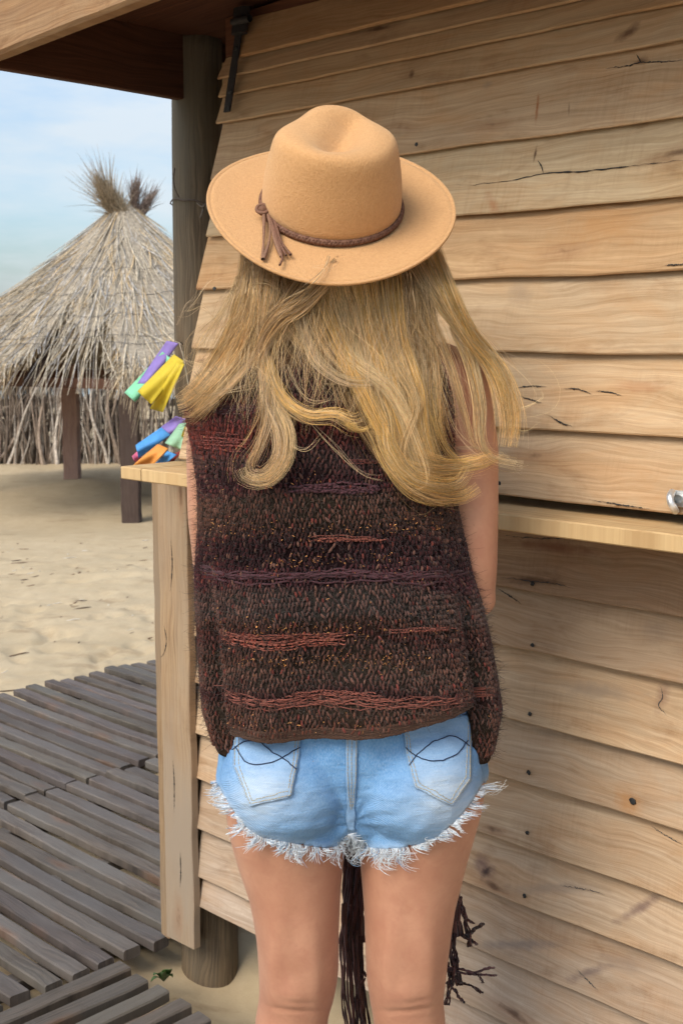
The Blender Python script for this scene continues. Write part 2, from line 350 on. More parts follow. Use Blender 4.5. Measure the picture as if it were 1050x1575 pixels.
P = []; R = []; CC = []
for q in range(230):
    y = 4.3 + 5.5 * random.random() ** 1.2; x = y * random.uniform(-.32, -.10)
    if noise.noise(Vector((x * 1.3, y * 1.1, 5))) < -.05: continue
    a = random.uniform(-.5, .5); L = random.choice([.01, .02, .03, .06, .10]) * random.uniform(.6, 1.3); z = ground_z(x, y) + .003
    P.append([(x + L*math.cos(a)*u, y + L*math.sin(a)*u + .006*math.sin(u*5+q), z + .004*math.sin(u*3)) for u in np.linspace(-.5, .5, 5)]); w = random.uniform(.0015, .004); R.append([w*.5, w, w, w*.8, w*.3]); CC.append(np.array(random.choice([(.10, .06, .04), (.20, .14, .09), (.06, .04, .03), (.5, .45, .38)])))
tag(tube_obj('beach_debris', np.array(P), np.array(R), m_stick, None, 5, np.array(CC)), 'scattered twigs and shell bits lying on the open sand', 'debris', kind='stuff')

# ============================================================ WALKWAY PANELS
def walkway(s0, s1, t0, t1, along, label, ztop=.06, pitch=.072, w=.046, th=.026, off=None):
    root = empty('walkway_panel', st((s0+s1)/2, (t0+t1)/2, .0), label=label, cat='walkway panel', group='slatted timber walkway panels')
    mb = MB(); q = t0 if along == 's' else s0; end = t1 if along == 's' else s1
    while q + w <= end + .02:
        g = .85 + random.random() * .35; C = (g, g * (.97 + .05 * random.random()), g * (.95 + .08 * random.random()))
        zz = ztop - th/2 + random.uniform(-.004, .004); j = random.uniform(-.012, .012); j2 = random.uniform(-.012, .012); sk = random.uniform(-.006, .006)
        if along == 's': A, B, wd = st(s0 + j, q + w/2 + sk, zz), st(s1 + j2, q + w/2 - sk, zz + random.uniform(-.005, .005)), N
        else: A, B, wd = st(q + w/2 + sk, t1 + j - .02, zz), st(q + w/2 - sk, t0 + j2, zz), -D
        mb.plank(A, B, wd, w * random.uniform(.94, 1.05), ZU, th, ch=.0035, jit=.0018, C=C, bow=random.uniform(-.006, .004), endjit=.006)
        q += pitch
    mb.build('slats', m_deck, root)
    jb = MB(); k = [s0 + .12, (s0+s1)/2, s1 - .12] if along == 's' else [t0 + .1, (t0+t1)/2, t1 - .12]
    for q in k:
        if along == 's': jb.plank(st(q, t0, .017), st(q, t1, .017), D, .045, ZU, .034)
        else: jb.plank(st(s0, q, .017), st(s1, q, .017), N, .045, ZU, .034)
    jb.build('joists', m_deck, root); return root
walkway(2.195, 3.19, .9, 3.45, 's', 'grey slatted walkway panel beside the corner of the shed')
walkway(3.21, 4.24, .9, 3.60, 's', 'far grey slatted walkway panel bordering the open sand')
walkway(.55, 2.165, .25, 1.53, 't', 'dark slatted walkway panel in the near corner with slats running towards the shed')

# ============================================================ BEACH SHED
shed = empty('beach_shed', st(.3, 2.6, 0), label='wooden beach shed clad in overlapping pine boards with a counter shelf', cat='shed')
TW = 1.692
def zof(y700, t=1.675): return float(onwall(700, y700, t)[2])
def lap(mb, s0, s1, zb, zt, tf, thick=.009, lipout=.024, C=(1, 1, 1), kx=0., zh=2.0, jit=.0012, wav=.0):
    """one lap board on a plane t = tf - kx*(zh-z)"""
    zb2, zt2 = zb, zt + .018
    tb = tf - kx * (zh - zb2) - lipout; tt = tf - kx * (zh - zt2)
    a = st(0, tb, zb2); b = st(0, tt, zt2); wd = (b - a); w = np.linalg.norm(wd); wd /= w; td = np.cross(wd, D); td /= np.linalg.norm(td)
    m = (a + b) / 2
    mb.plank(m + D * s0 - m*0, m + D * s1, wd, w, td, thick, ch=.0018, jit=jit, C=C, endjit=.004)
def rc(base=1., wv=.12, sat=.08):
    g = base * random.uniform(1 - wv, 1 + wv * .6); return (g, g * random.uniform(1 - sat/2, 1 + sat/2), g * random.uniform(1 - sat, 1 + sat))
# lower wall
ybs = [801, 887, 974, 1080, 1168, 1262, 1346, 1440, 1530, 1586]
tints = [(.85, .78, .72), (.74, .69, .70), (.88, .86, .89), (1.08, 1.08, 1.10), (.93, .94, 1.00), (1.04, 1.03, 1.05), (1.02, 1.02, 1.07), (.90, .91, 1.0), (.92, .95, 1.08), (.86, .90, 1.06)]
wall_t = TW - .003
mb = MB(); lower_z = []
ztop = 1.17
for i, yb in enumerate(ybs[1:]):
    zb = zof(yb); lower_z.append(zb)
    lap(mb, 2.075 + random.uniform(-.004, .004), -1.6, zb, ztop, wall_t, C=tints[i+1]); ztop = zb
wall = mb.build('siding', m_board, shed); tag(wall, label='lower siding of greyed overlapping boards')
for i, yb in enumerate(ybs[1:-1]):
    for xn in (809, 809 - 12):
        pass
def nail(P, r, parent, squash=.45):
    nb = bmesh.new(); bmesh.ops.create_icosphere(nb, subdivisions=2, radius=r * .85)
    me = bpy.data.meshes.new('nail'); nb.to_mesh(me); nb.free()
    V = np.array([v.co for v in me.vertices]); V = V[:, 0:1] * D * 1.1 + V[:, 1:2] * N * squash * .5 + V[:, 2:3] * ZU
    V = V + P; V += .25 * r * rng.normal(size=V.shape) * .5
    Fc = [tuple(p.vertices) for p in me.polygons]; bpy.data.meshes.remove(me)
    mk('nail', V, Fc, m_iron, parent, True, np.full((len(V), 3), .035))
for (x, y, r) in [(818, 898, .0045), (818, 992, .004), (814, 1098, .0045), (812, 1188, .0045), (810, 1281, .004), (806, 1378, .0045), (972, 1232, .006), (830, 815, .003)]:
    NAILS = globals().get('NAILS', []) + [(x, y, r)]
# inner backing and side wall (perpendicular), so the shed is closed
mb = MB()
for (s0, s1, t0, t1, z0, z1) in [(1.99, -1.6, TW + .012, TW + .03, .2, 1.16)]:
    mb.plank(st(s0, (t0+t1)/2, (z0+z1)/2), st(s1, (t0+t1)/2, (z0+z1)/2), ZU, z1 - z0, N, t1 - t0)
zz = .17
while zz < 2.0:
    a = st(2.06, TW + .07, 0); b = st(2.06, 3.9, 0)
    mb.plank(a + ZU * (zz + .055), b + ZU * (zz + .055), ZU, .125, D, .014, C=rc()); zz += .108
mb.plank(st(2.04, 3.9, 1.08), st(-1.6, 3.9, 1.08), ZU, 1.8, N, .02, C=(.8, .75, .7))
mb.plank(st(-1.6, TW + .06, 1.08), st(-1.6, 3.89, 1.08), ZU, 1.8, D, .02, C=(.8, .75, .7))
mb.build('side_wall', m_board, shed)
# trim
mb = MB()
mb.plank(st(2.117, 1.655, .075), st(2.117, 1.655, 1.163), D, .100, N, .020, ch=.0015, jit=.0022, C=(1.05, 1.0, .95), endjit=.006)
mb.build('corner_board', m_trim, shed)
mb = MB(); mb.plank(st(2.186, 1.675, .062), st(2.186, 1.675, 1.163), D, .030, N, .040, ch=.003, jit=.002, C=(.85, .78, .7), endjit=.006)
mb.build('corner_batten', m_trim, shed)
# dark cracks / checks in the corner board, thin grooves
def crack(pts, t, parent, w=.0011, name='crack', col=(.03, .018, .012), proud=.0):
    P = spline(pts, 40); Q = np.array([onwall(x, y, t) for x, y in P]); 
    R = w * np.abs(np.sin(np.linspace(.05, math.pi - .05, 40))) * (1 + .5 * rng.normal(size=40)).clip(.3, 1.8)
    return Q[None], R[None]
def cracks(parent, t, sets, w=.0011):
    Ps, Rs = [], []
    for s_ in sets: a, b = crack(s_, t, parent, w); Ps.append(a); Rs.append(b)
    for a, b in zip(Ps, Rs):
        V, Fq = tubes(a, b, 4); tt = V @ N; V = V - N * (tt - t)[:, None] * .75
        mk('crack', V, Fq, m_iron, parent, True, np.full((len(V), 3), .022))
cracks(shed, 1.6445, [[(252, 960), (256, 985), (252, 1005), (246, 1012)], [(266, 1170), (268, 1200), (268, 1250)], [(277, 1310), (278, 1340), (277, 1365)], [(263, 830), (265, 870), (262, 910)]], .0016)
# knots on boards above? counter shelf
mb = MB()
mb.plank(st(2.03, 1.57, 1.1775), st(1.965, 1.57, 1.1775), N, .235, ZU, .025, C=(1.05, 1.05, 1.0), ch=.002, jit=.0008, endjit=.004)
mb.plank(st(1.961, 1.57, 1.1775), st(-1.6, 1.57, 1.1775), N, .235, ZU, .025, C=(1, .97, .9), ch=.002, jit=.0008)
mb.build('counter_shelf', m_new, shed)
# round corner post
def log(P0, P1, r0, r1, name, parent, mat=m_post, lobes=.02, seg=36, C=(1, 1, 1)):
    P0 = np.array(P0); P1 = np.array(P1); L = np.linalg.norm(P1-P0); n = max(6, int(L / .04)); V = []; G = []; rr = random.random() * 30
    ax = (P1-P0)/L; a = np.cross(ax, [0, 1, 0.01]); a /= np.linalg.norm(a); b = np.cross(ax, a)
    for i in range(n + 1):
        f = i / n; r = r0 + (r1 - r0) * f
        for k in range(seg):
            an = 2*math.pi*k/seg; q = r * (1 + lobes * fbm(math.cos(an) * 1.2 + rr, math.sin(an) * 1.2, f * L * 2, 4) * 2)
            V.append(P0 + (P1-P0) * f + (a*math.cos(an) + b*math.sin(an)) * q); G.append((f * L, min(an, 2*math.pi-an) * r, rr))
    Fc = [(i*seg+k, i*seg+(k+1) % seg, (i+1)*seg+(k+1) % seg, (i+1)*seg+k) for i in range(n) for k in range(seg)]
    Fc += [tuple(range(seg-1, -1, -1)), tuple(n*seg+k for k in range(seg))]
    m = MB(); m.add(V, Fc, G, C); o = m.build(name, mat, parent, smooth=True); return o
pc = onwall(305, 300, 1.765); sp, tp = pc.dot(D), pc.dot(N)
log(st(sp, tp, -.3), st(sp, tp, 2.09), .068, .054, 'corner_post', shed)
log(st(sp - .125, tp + .16, -.3), st(sp - .125, tp + .16, .9), .06, .06, 'foundation_post', shed, C=(.6, .55, .5))
# roof
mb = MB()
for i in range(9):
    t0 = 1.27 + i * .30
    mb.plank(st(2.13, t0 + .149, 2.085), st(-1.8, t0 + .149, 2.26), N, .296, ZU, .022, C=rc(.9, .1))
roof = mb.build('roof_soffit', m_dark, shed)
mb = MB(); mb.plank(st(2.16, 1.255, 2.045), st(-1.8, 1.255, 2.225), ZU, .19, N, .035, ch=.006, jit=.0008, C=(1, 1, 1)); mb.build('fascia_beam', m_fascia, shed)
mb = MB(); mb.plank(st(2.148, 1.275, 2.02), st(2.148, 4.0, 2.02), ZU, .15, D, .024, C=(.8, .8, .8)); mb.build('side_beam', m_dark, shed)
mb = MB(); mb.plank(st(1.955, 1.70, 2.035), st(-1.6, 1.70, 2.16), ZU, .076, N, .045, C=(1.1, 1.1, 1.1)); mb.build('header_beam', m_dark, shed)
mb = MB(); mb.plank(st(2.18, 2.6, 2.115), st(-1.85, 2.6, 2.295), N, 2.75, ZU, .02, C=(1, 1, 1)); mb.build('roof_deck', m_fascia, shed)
# fixed boards above the hatch
mb = MB(); lap(mb, 1.90, -1.6, 1.985, 2.04, TW - .012, C=(.9, .75, .62)); lap(mb, 1.2, -1.6, 2.04, 2.14, TW - .012, C=(.85, .72, .6)); mb.build('upper_siding', m_board, shed)
# the hatch (hinged at the top, bottom edge swung out over the counter)
K = .17; T0 = 1.672; ZH = 2.0
def onhatch(x, y, off=0.):
    r = ray(x, y); l = (T0 - off - K * (ZH - CZ)) / (r.dot(N) - K * r[2]); return CP + r * l
hy = [44, 78, 126, 228, 333, 431, 541, 651, 752]
hz = [float(onhatch(700, y)[2]) for y in hy]
htint = [(1.05, .93, .83), (1.02, .92, .82), (1.05, .96, .87), (1.10, 1.02, .95), (1.06, 1.08, 1.04), (1.0, .88, .74), (1.02, 1.0, .96), (1.1, 1.06, 1.0), (1.04, .99, .93)]
hl = [1.955, 1.945, 1.945, 1.940, 1.932, 1.946, 1.938, 1.940, 1.94]
mb = MB(); zt = 1.978
for i in range(len(hz)):
    if zt - hz[i] > .012: lap(mb, hl[i], -1.55, hz[i], zt, T0 + .010, kx=K, zh=ZH, C=htint[i], thick=.006, lipout=.017)
    zt = hz[i]
hatch = mb.build('hatch', m_board, shed); tag(hatch, label='top hinged hatch of warm overlapping boards, its bottom edge pushed slightly out')
def hcracks(sets, w, name='crack'):
    Ps, Rs = [], []
    for s_ in sets:
        P = spline(s_, 50); P[:, 1] += rng.normal(size=50) * .5; Q = np.array([onhatch(x, y, .0065) for x, y in P])
        zs = Q[:, 2]; # lie on the lap board: offset grows towards the lip
        for j in range(50):
            b = [z for z in hz if z <= zs[j]]; zb = max(b) if b else hz[-1]; up_ = min([z for z in hz + [1.98] if z > zb])
            f = 1 - (zs[j] - zb) / (up_ - zb + .018); Q[j] = onhatch(P[j][0], P[j][1], -.010 + .0047 + .0175 * f)
        Ps.append(Q[None]); Rs.append((w * np.abs(np.sin(np.linspace(.05, math.pi - .05, 50))) * (1 + .4 * rng.normal(size=50)).clip(.3, 2))[None])
    for a, b in zip(Ps, Rs):
        V, Fq = tubes(a, b, 4); mk(name, V, Fq, m_iron, hatch, True, np.full((len(V), 3), .035))
hcracks([[(700, 283), (722, 286), (738, 283), (790, 277), (835, 267), (900, 263), (960, 256), (1012, 250), (1055, 246)], [(835, 267), (832, 256), (826, 246)],
         [(930, 105), (960, 102), (985, 96), (1020, 95), (1055, 92)], [(985, 96), (978, 84)], [(1020, 408), (1040, 407), (1056, 406)], [(790, 597), (815, 594), (840, 594)],
         [(865, 598), (885, 598), (910, 606)], [(915, 601), (935, 603), (955, 608)], [(902, 768), (945, 775), (1000, 783)], [(1, 1), (2, 2)][0:0] or [(800, 610), (820, 616), (833, 620)],
         [(845, 640), (862, 650), (880, 656)]], .0009)
def knotmark(x, y, w, h, ang=0, dark=.6):
    """a dark knot: shallow lens set in the board face"""
    V = [onhatch(x, y, .0098)]; n = 18
    for k in range(n):
        a = 2*math.pi*k/n; rr = 1 + .25 * math.sin(3 * a + x); dx = w * math.cos(a) * rr; dy = h * math.sin(a) * rr
        X = dx * math.cos(ang) - dy * math.sin(ang); Yy = dx * math.sin(ang) + dy * math.cos(ang)
        V.append(onhatch(x + X, y + Yy, .0070))
    return V, [(0, 1 + k, 1 + (k + 1) % n) for k in range(n)]
# ironwork on the hatch: strap hinge and knuckle
h = MB()
a = onhatch(368, 45, .022); b = onhatch(350, 172, .022); wd = D
h.plank(a, b, wd, .020, N, .006, ch=.002, jit=.001, C=(.03, .026, .026))
hs = h.build('strap_hinge', m_iron, hatch)
hb = MB(); a = onhatch(371, 12, .03); b = onhatch(368, 52, .03)
hb.plank(a, b, D, .036, N, .022, ch=.008, jit=.003, C=(.028, .024, .024)); hb.build('hinge_knuckle', m_iron, hs)
tube_obj('hinge_pin', [onhatch(358, 34, .045), onhatch(384, 28, .045)], .007, m_iron, hs, 10, (.03, .026, .026))
for (x, y) in [(351, 168), (354, 142), (363, 75)]:
    P = onhatch(x, y, .027); nail(P, .0055, hs, .6)
nail(onhatch(640, 222, .02), .004, hatch); nail(onhatch(330, 444, .02), .005, hatch)
nail(onhatch(767, 743, .02), .004, hatch)
# galvanised latch at the bottom edge on the right
P = [onhatch(1033, 757, .022), onhatch(1030, 764, .032), onhatch(1031, 773, .034), onhatch(1035, 781, .03), onhatch(1038, 786, .02)]
latch = tube_obj('latch', spline(P, 14), .0052, m_zinc, hatch, 12, (.75, .74, .72))
mbz = MB(); mbz.plank(onhatch(1036, 766, .016), onhatch(1085, 771, .016), ZU, .022, N, .005, ch=.001, C=(.7, .7, .68)); mbz.build('latch_plate', m_zinc, latch)
tube_obj('latch_bolt', [onhatch(1042, 768, .016), onhatch(1042, 768, .032)], .006, m_zinc, latch, 12, (.75, .74, .72))
# lower boards' cracks and knots
def _dummy(): pass
def lowface(x, y):
    P = onwall(x, y, TW - .01); z = P[2]; zs = [1.17] + lower_z
    for i in range(len(zs) - 1):
        if zs[i+1] <= z <= zs[i] + .0001:
            f = (zs[i] + .018 - z) / (zs[i] + .018 - zs[i+1]); return onwall(x, y, wall_t - .0058 - .024 * f)
    return P
for x, y, r in NAILS: nail(lowface(x, y), r, shed)
Ps, Rs = [], []
for s_ in [[(765, 905), (785, 918), (800, 928)], [(770, 888), (790, 890), (815, 894), (850, 897), (880, 905)], [(770, 822), (800, 826), (850, 828), (900, 824)], [(1015, 1055), (1018, 1072), (1012, 1085), (1024, 1100)],
           [(1000, 1270), (1020, 1283), (1050, 1300)], [(860, 1362), (900, 1368), (930, 1376)], [(885, 1490), (900, 1505), (920, 1525)]]:
    P = spline(s_, 40); P[:, 1] += rng.normal(size=40) * .6; Ps.append(np.array([lowface(x, y) for x, y in P])[None])
    Rs.append((.0009 * np.abs(np.sin(np.linspace(.05, math.pi-.05, 40))) * (1 + .5 * rng.normal(size=40)).clip(.2, 2))[None])
for a, b in zip(Ps, Rs): V, Fq = tubes(a, b * .8, 4); mk('crack', V, Fq, m_iron, wall, True, np.full((len(V), 3), .06))

# wire round the corner post
wire = empty('tie_wire', st(sp, tp, 1.6), label='rusty wire twisted round the corner post with loose ends', cat='wire')
Q = []
for k in range(60):
    a = 2*math.pi*k/59; rr = .0605; Q.append(st(sp, tp, 0) + rr * np.array([math.cos(a), math.sin(a), 0]) + ZU * (at(300, 318, 2.7)[2] + .018 * math.cos(a + 2.4) + .002 * math.sin(7*a)))
tube_obj('wire_loop', np.array(Q), .0016, m_twine, wire, 6, (.13, .10, .08))
base = at(268, 302, 2.68)
tube_obj('wire_end', spline([at(303, 312, 2.58), at(312, 318, 2.57), at(318, 313, 2.57), at(319, 322, 2.57)], 14), .0017, m_twine, wire, 6, (.16, .13, .10))
tube_obj('wire_end', spline([at(313, 318, 2.58), at(311, 328, 2.57), at(308, 335, 2.57)], 10), .002, m_twine, wire, 6, (.16, .13, .10))
tube_obj('wire_end', spline([at(269, 258, 2.63), at(267, 275, 2.63), at(269, 290, 2.63), at(275, 303, 2.63)], 14), .0016, m_twine, wire, 6, (.13, .10, .08))

# ============================================================ STREAMERS
def ribbon(quad, col, parent, t=1.60, ph=0., name='ribbon'):
    """quad px corners: a,b at the knot, c,d at the free end (a-d and b-c are the long sides)"""
    a, b, c, d = [np.array(p, float) for p in quad]; n, m = 14, 8; V = []
    for i in range(n + 1):
        f = i / n
        for j in range(m + 1):
            g = j / m; p = (a*(1-f) + d*f)*(1-g) + (b*(1-f) + c*f)*g
            bow = .006 * math.sin(g * math.pi * 1.6 + ph + f * 1.5) * (.3 + f) + .02 * math.sin(f * 2.6 + ph)
            V.append(onwall(p[0], p[1], t + bow))
    Fc = [(i*(m+1)+j, i*(m+1)+j+1, (i+1)*(m+1)+j+1, (i+1)*(m+1)+j) for i in range(n) for j in range(m)]
    o = mk(name, V, Fc, mats[col], parent); md = o.modifiers.new('s', 'SOLIDIFY'); md.thickness = .0009; return o
mats = {k: ribbon_mat(k + ' streamer cloth', c) for k, c in dict(green=(.34, .80, .52), purple=(.38, .27, .66), yellow=(.82, .64, .06), blue=(.12, .42, .85), orange=(.92, .40, .09), pink=(.80, .18, .30), pale=(.42, .68, .46), red=(.35, .06, .04)).items()}
u1 = empty('streamer_bunch', onwall(283, 545, 1.6), label='upper bunch of green, purple and yellow cloth streamers by the post', cat='streamers', group='cloth streamers tied at the shed corner')
ribbon([(250, 541), (264, 552), (208, 618), (192, 604)], 'green', u1, 1.615)
ribbon([(257, 524), (275, 528), (232, 590), (212, 590)], 'purple', u1, 1.600, 1)
ribbon([(268, 545), (284, 556), (233, 622), (212, 602)], 'yellow', u1, 1.585, 2)
ribbon([(273, 556), (284, 560), (251, 634), (231, 628)], 'yellow', u1, 1.605, 3.4)
u2 = empty('streamer_bunch', onwall(290, 645, 1.6), label='lower bunch of blue, orange, green and purple streamers hanging over the shelf end', cat='streamers', group='cloth streamers tied at the shed corner')
ribbon([(270, 640), (290, 645), (263, 669), (248, 657)], 'purple', u2, 1.600)
ribbon([(250, 656), (263, 669), (213, 704), (209, 685)], 'blue', u2, 1.602, 1)
ribbon([(276, 652), (292, 650), (280, 692), (254, 682)], 'pale', u2, 1.590, 2)
ribbon([(243, 683), (259, 690), (234, 717), (204, 716)], 'orange', u2, 1.585, 3)
ribbon([(258, 694), (272, 699), (252, 716), (239, 713)], 'blue', u2, 1.603, 4)
ribbon([(284, 656), (296, 654), (294, 690), (275, 682)], 'yellow', u2, 1.583, 5)
ribbon([(213, 693), (219, 700), (209, 713), (203, 702)], 'pink', u2, 1.612, 1)
ribbon([(268, 698), (282, 692), (264, 714), (255, 716)], 'red', u2, 1.612, 2)
tube_obj('cord', spline([onwall(281, 540, 1.60), onwall(288, 580, 1.605), onwall(292, 615, 1.60), onwall(292, 650, 1.60)], 16), .0014, m_twine, u2, 6, (.35, .3, .22))
tube_obj('cord', spline([st(sp + .02, tp - .058, at(290, 525, 2.6)[2]), onwall(281, 530, 1.66), onwall(276, 528, 1.60), onwall(281, 545, 1.60)], 16), .0014, m_twine, u1, 6, (.3, .24, .18))

# ============================================================ THATCHED HUT
HY = 12.5; HX = at(195, 515, HY)[0]; APZ = at(195, 300, HY)[2]; EZ = 1.14; HR = 2.25
hut = empty('thatched_hut', (HX, HY, -.1), label='round thatched beach hut on dark timber posts with a ragged eave', cat='hut')
def cone(r):   # height of the thatch at radius r: concave
    f = r / HR; return APZ - .02 + (EZ - APZ) * (1 - (1 - f) ** 1.22) ** .93
def gap(phi):  # ragged notches round the eave
    return max(0., fbm(math.cos(phi) * 6, math.sin(phi) * 6, 5, 3) * 2.0)
def gapl(phi):
    # notches are worst on the near-left side
    d = math.cos(phi - math.radians(238)); k = max(0, d) ** 2
    n_ = noise.noise(Vector((phi * 5.0, 1.7, 0))) + .5 * noise.noise(Vector((phi * 13.0, 4.7, 0)))
    return k * max(0, .22 + n_ * 1.5)
V = []; C = []; nph, nr = 160, 26
for i in range(nr + 1):
    for k in range(nph):
        ph = 2*math.pi*k/nph; rmax = HR * (.90 - min(.40, .42 * gapl(ph))); r = .05 + (rmax - .05) * i / nr
        V.append((HX + r*math.cos(ph), HY + r*math.sin(ph), cone(r) - .05 + .012 * fbm(ph * 6, r * 3, 2, 3))); C.append((.30, .25, .19))
Fc = [(i*nph+k, i*nph+(k+1) % nph, (i+1)*nph+(k+1) % nph, (i+1)*nph+k) for i in range(nr) for k in range(nph)]
o = mk('thatch_bed', V, Fc, m_thatch, hut, True, np.array(C)); md = o.modifiers.new('s', 'SOLIDIFY'); md.thickness = .05; md.offset = -1
# reeds
P = []; R = []; CC = []
for q in range(15000):
    ph = random.uniform(0, 2*math.pi); ph += .03*noise.noise(Vector((ph*25, 3, 1))); g = gapl(ph); lim = 1.0 - min(.42, .75 * g)
    f0 = math.sqrt(random.random()) * .96 if q % 3 else random.uniform(.02, .55); r0 = HR * f0
    L = random.uniform(.30, .85); r1 = r0 + L * .82
    over = random.uniform(-.04, .09) + (.06 if random.random() < .15 else 0)
    if r1 > HR * lim + over:
        if random.random() < .75 and r0 < HR * lim: r1 = HR * lim + over
        else:
            if r0 > HR * lim: continue
            r1 = min(r1, HR * lim + over)
    if random.random() < .06 and g > 0: r1 = HR * 1.03      # stray reeds across the gaps
    dph = random.gauss(0, .035) + (.05 * fbm(ph * 4, r0, 3, 2)); pts = []
    lift = random.uniform(0, .05) + (random.uniform(.02, .10) if random.random() < .12 else 0)
    for j in range(6):
        u = j / 5; r = r0 + (r1 - r0) * u; z = cone(min(r, HR)) + lift * (.3 + .7*u) - max(0, r - HR * .93) * .75 - .02
        p_ = ph + dph * u / max(f0, .25); pts.append((HX + r*math.cos(p_), HY + r*math.sin(p_), z))
    P.append(pts); w = random.uniform(.003, .0065); R.append([w, w, w, w*.9, w*.7, w*.35])
    b = random.uniform(.65, 1.25); k = random.random(); base = np.array((.52, .44, .33)) if k < .6 else (np.array((.44, .41, .38)) if k < .85 else np.array((.58, .42, .24)))
    CC.append(base * b)
# hanging eave fringe in clumps
for q in range(5200):
    ph = random.uniform(0, 2*math.pi); cl = noise.noise(Vector((ph * 30, 8, 0))); g = gapl(ph); lim = 1.0 - min(.40, .75 * g)
    if cl < -.05 and random.random() < .8: continue
    r0 = HR * lim * random.uniform(.86, .98); L = random.uniform(.12, .36) * (1 + max(0, cl)); pts = []; sw = random.gauss(0, .03) - .03
    for j in range(6):
        u = j / 5; r = r0 + L * .50 * u; z = cone(r0) + .01 - L * (.55 * u + .45 * u*u); p_ = ph + sw * u
        pts.append((HX + r*math.cos(p_), HY + r*math.sin(p_), z))
    P.append(pts); w = random.uniform(.003, .006); R.append([w, w, w, w, w*.7, w*.3]); b = random.uniform(.55, 1.15); CC.append(np.array((.50, .39, .26)) * b)
tube_obj('reed_thatch', np.array(P), np.array(R), m_thatch, hut, 3, np.array(CC))
# top tufts
def tuft(b, tip, n, spread, wcol, L=1.):
    P = []; R = []; CC = []; b = np.array(b); tip = np.array(tip)
    for q in range(n):
        o0 = rng.normal(size=3) * .018; d = (tip - b) * random.uniform(.45, 1.15) ; sp_ = rng.normal(size=3) * spread * random.uniform(.2, 1) ** 1.3
        pts = [b + o0 + d*u + sp_ * (max(u, 0) ** 1.8) for u in np.linspace(-.35, 1, 7)]
        P.append(pts); w = random.uniform(.0025, .0055); R.append([w, w, w, w*.9, w*.7, w*.5, w*.15]); CC.append(np.array(wcol) * random.uniform(.6, 1.3))
    tube_obj('tuft', np.array(P), np.array(R), m_thatch, hut, 3, np.array(CC))
tuft(at(186, 340, HY - .1), at(148, 272, HY - .15), 700, .15, (.34, .26, .17)); tuft(at(196, 335, HY - .1), at(165, 290, HY - .15), 500, .07, (.42, .34, .24))
tuft(at(205, 325, HY), at(212, 276, HY), 260, .07, (.22, .16, .13))
tuft(at(213, 335, HY + .05), at(238, 292, HY), 220, .07, (.25, .19, .16))
tuft(at(196, 345, HY - .1), at(180, 312, HY - .05), 350, .10, (.38, .31, .22))
# binding wires
for fr, w_ in [(.36, 0), (.50, .3), (.62, .9), (.75, 1.4), (.80, 2.2)]:
    Q = []
    for k in range(140):
        ph = 2*math.pi*k/139; r = HR * (fr + .012 * math.sin(ph * 3 + w_)); Q.append((HX + r*math.cos(ph), HY + r*math.sin(ph), cone(r) + .030 + .012 * math.sin(ph * 17 + w_)))
    tube_obj('binding_wire', np.array(Q), .0028, m_twine, hut, 5, (.13, .12, .11))
# timber frame
for k in range(12):
    ph = 2*math.pi*k/12 + .2; mb = MB()
    mb.plank((HX + .08*math.cos(ph), HY + .08*math.sin(ph), cone(.08) - .28), (HX + HR*.80*math.cos(ph), HY + HR*.80*math.sin(ph), cone(HR*.80) - .30), (-math.sin(ph), math.cos(ph), 0), .09, ZU, .07); mb.build('rafter', m_hutpost, hut)
pz_ = at(201, 808, 10.8)[2]
def sqpost(x, Y, zt, w=.158, C=(1, 1, 1)):
    X = at(x, 700, Y)[0]; mb = MB(); mb.plank((X, Y, -.6), (X, Y, zt), (1, 0, 0), w, (0, 1, 0), w, ch=.006, jit=.004, C=C); return mb.build('post', m_hutpost, hut)
sqpost(201, 10.85, 1.12)
sqpost(111, 14.0, 1.12, .17, (4.6, 4.3, 4.2))
sqpost(-150, 12.5, 1.1); sqpost(560, 12.5, 1.1)
for (x0, Y0, x1, Y1) in [(201, 10.85, -150, 12.5), (-150, 12.5, 111, 14.0), (111, 14., 560, 12.5), (560, 12.5, 201, 10.85)]:
    a = at(x0, 585, Y0); b = at(x1, 585, Y1); a[2] = b[2] = 1.02; mb = MB(); dd = (b - a) / np.linalg.norm(b - a); mb.plank(a, b, np.cross(dd, ZU), .10, ZU, .09, C=(1.6, 1.2, 1.0)); mb.build('ring_beam', m_hutpost, hut)
log((HX, HY, -.5), (HX, HY, APZ - .1), .09, .07, 'centre_pole', hut, C=(.9, .9, .9))

# ============================================================ BRUSH FENCE
fence = empty('brush_fence', (at(150, 700, 15.8)[0], 15.8, -.15), label='tall brush fence of tangled dry sticks behind the thatched hut', cat='fence')
P = []; R = []; CC = []
x0, x1 = at(-260, 600, 15.8)[0], at(700, 600, 15.8)[0]
for q in range(1150):
    x = random.uniform(x0, x1); yy = 15.8 + random.uniform(-.14, .14); h_ = random.uniform(.95, 1.6); le = random.gauss(0, .13); r = random.choice([.008, .011, .014, .02, .026])
    if at(290, 600, 15.8)[0] > x > at(200, 600, 15.8)[0] and random.random() < .45: continue
    if q % 11 == 0: le = random.uniform(-.8, .8)
    z0 = -.3; pts = []; a1, a2 = random.uniform(-.05, .05), random.uniform(0, 6)
    for j in range(10):
        u = j / 9; pts.append((x + le*u + a1 * math.sin(u * 7 + a2), yy + .03 * math.sin(u * 5 + a2 * 2), z0 + h_ * u + .1 * u))
    P.append(pts); R.append([r * (1 - .6 * j / 9) for j in range(10)]); b = random.uniform(.5, 1.5); base = np.array((.24, .185, .145)) if random.random() < .7 else np.array((.38, .33, .28)); CC.append(base * b)
sticks = tube_obj('sticks', np.array(P), np.array(R), m_stick, fence, 5, np.array(CC))
P = []; R = []; CC = []
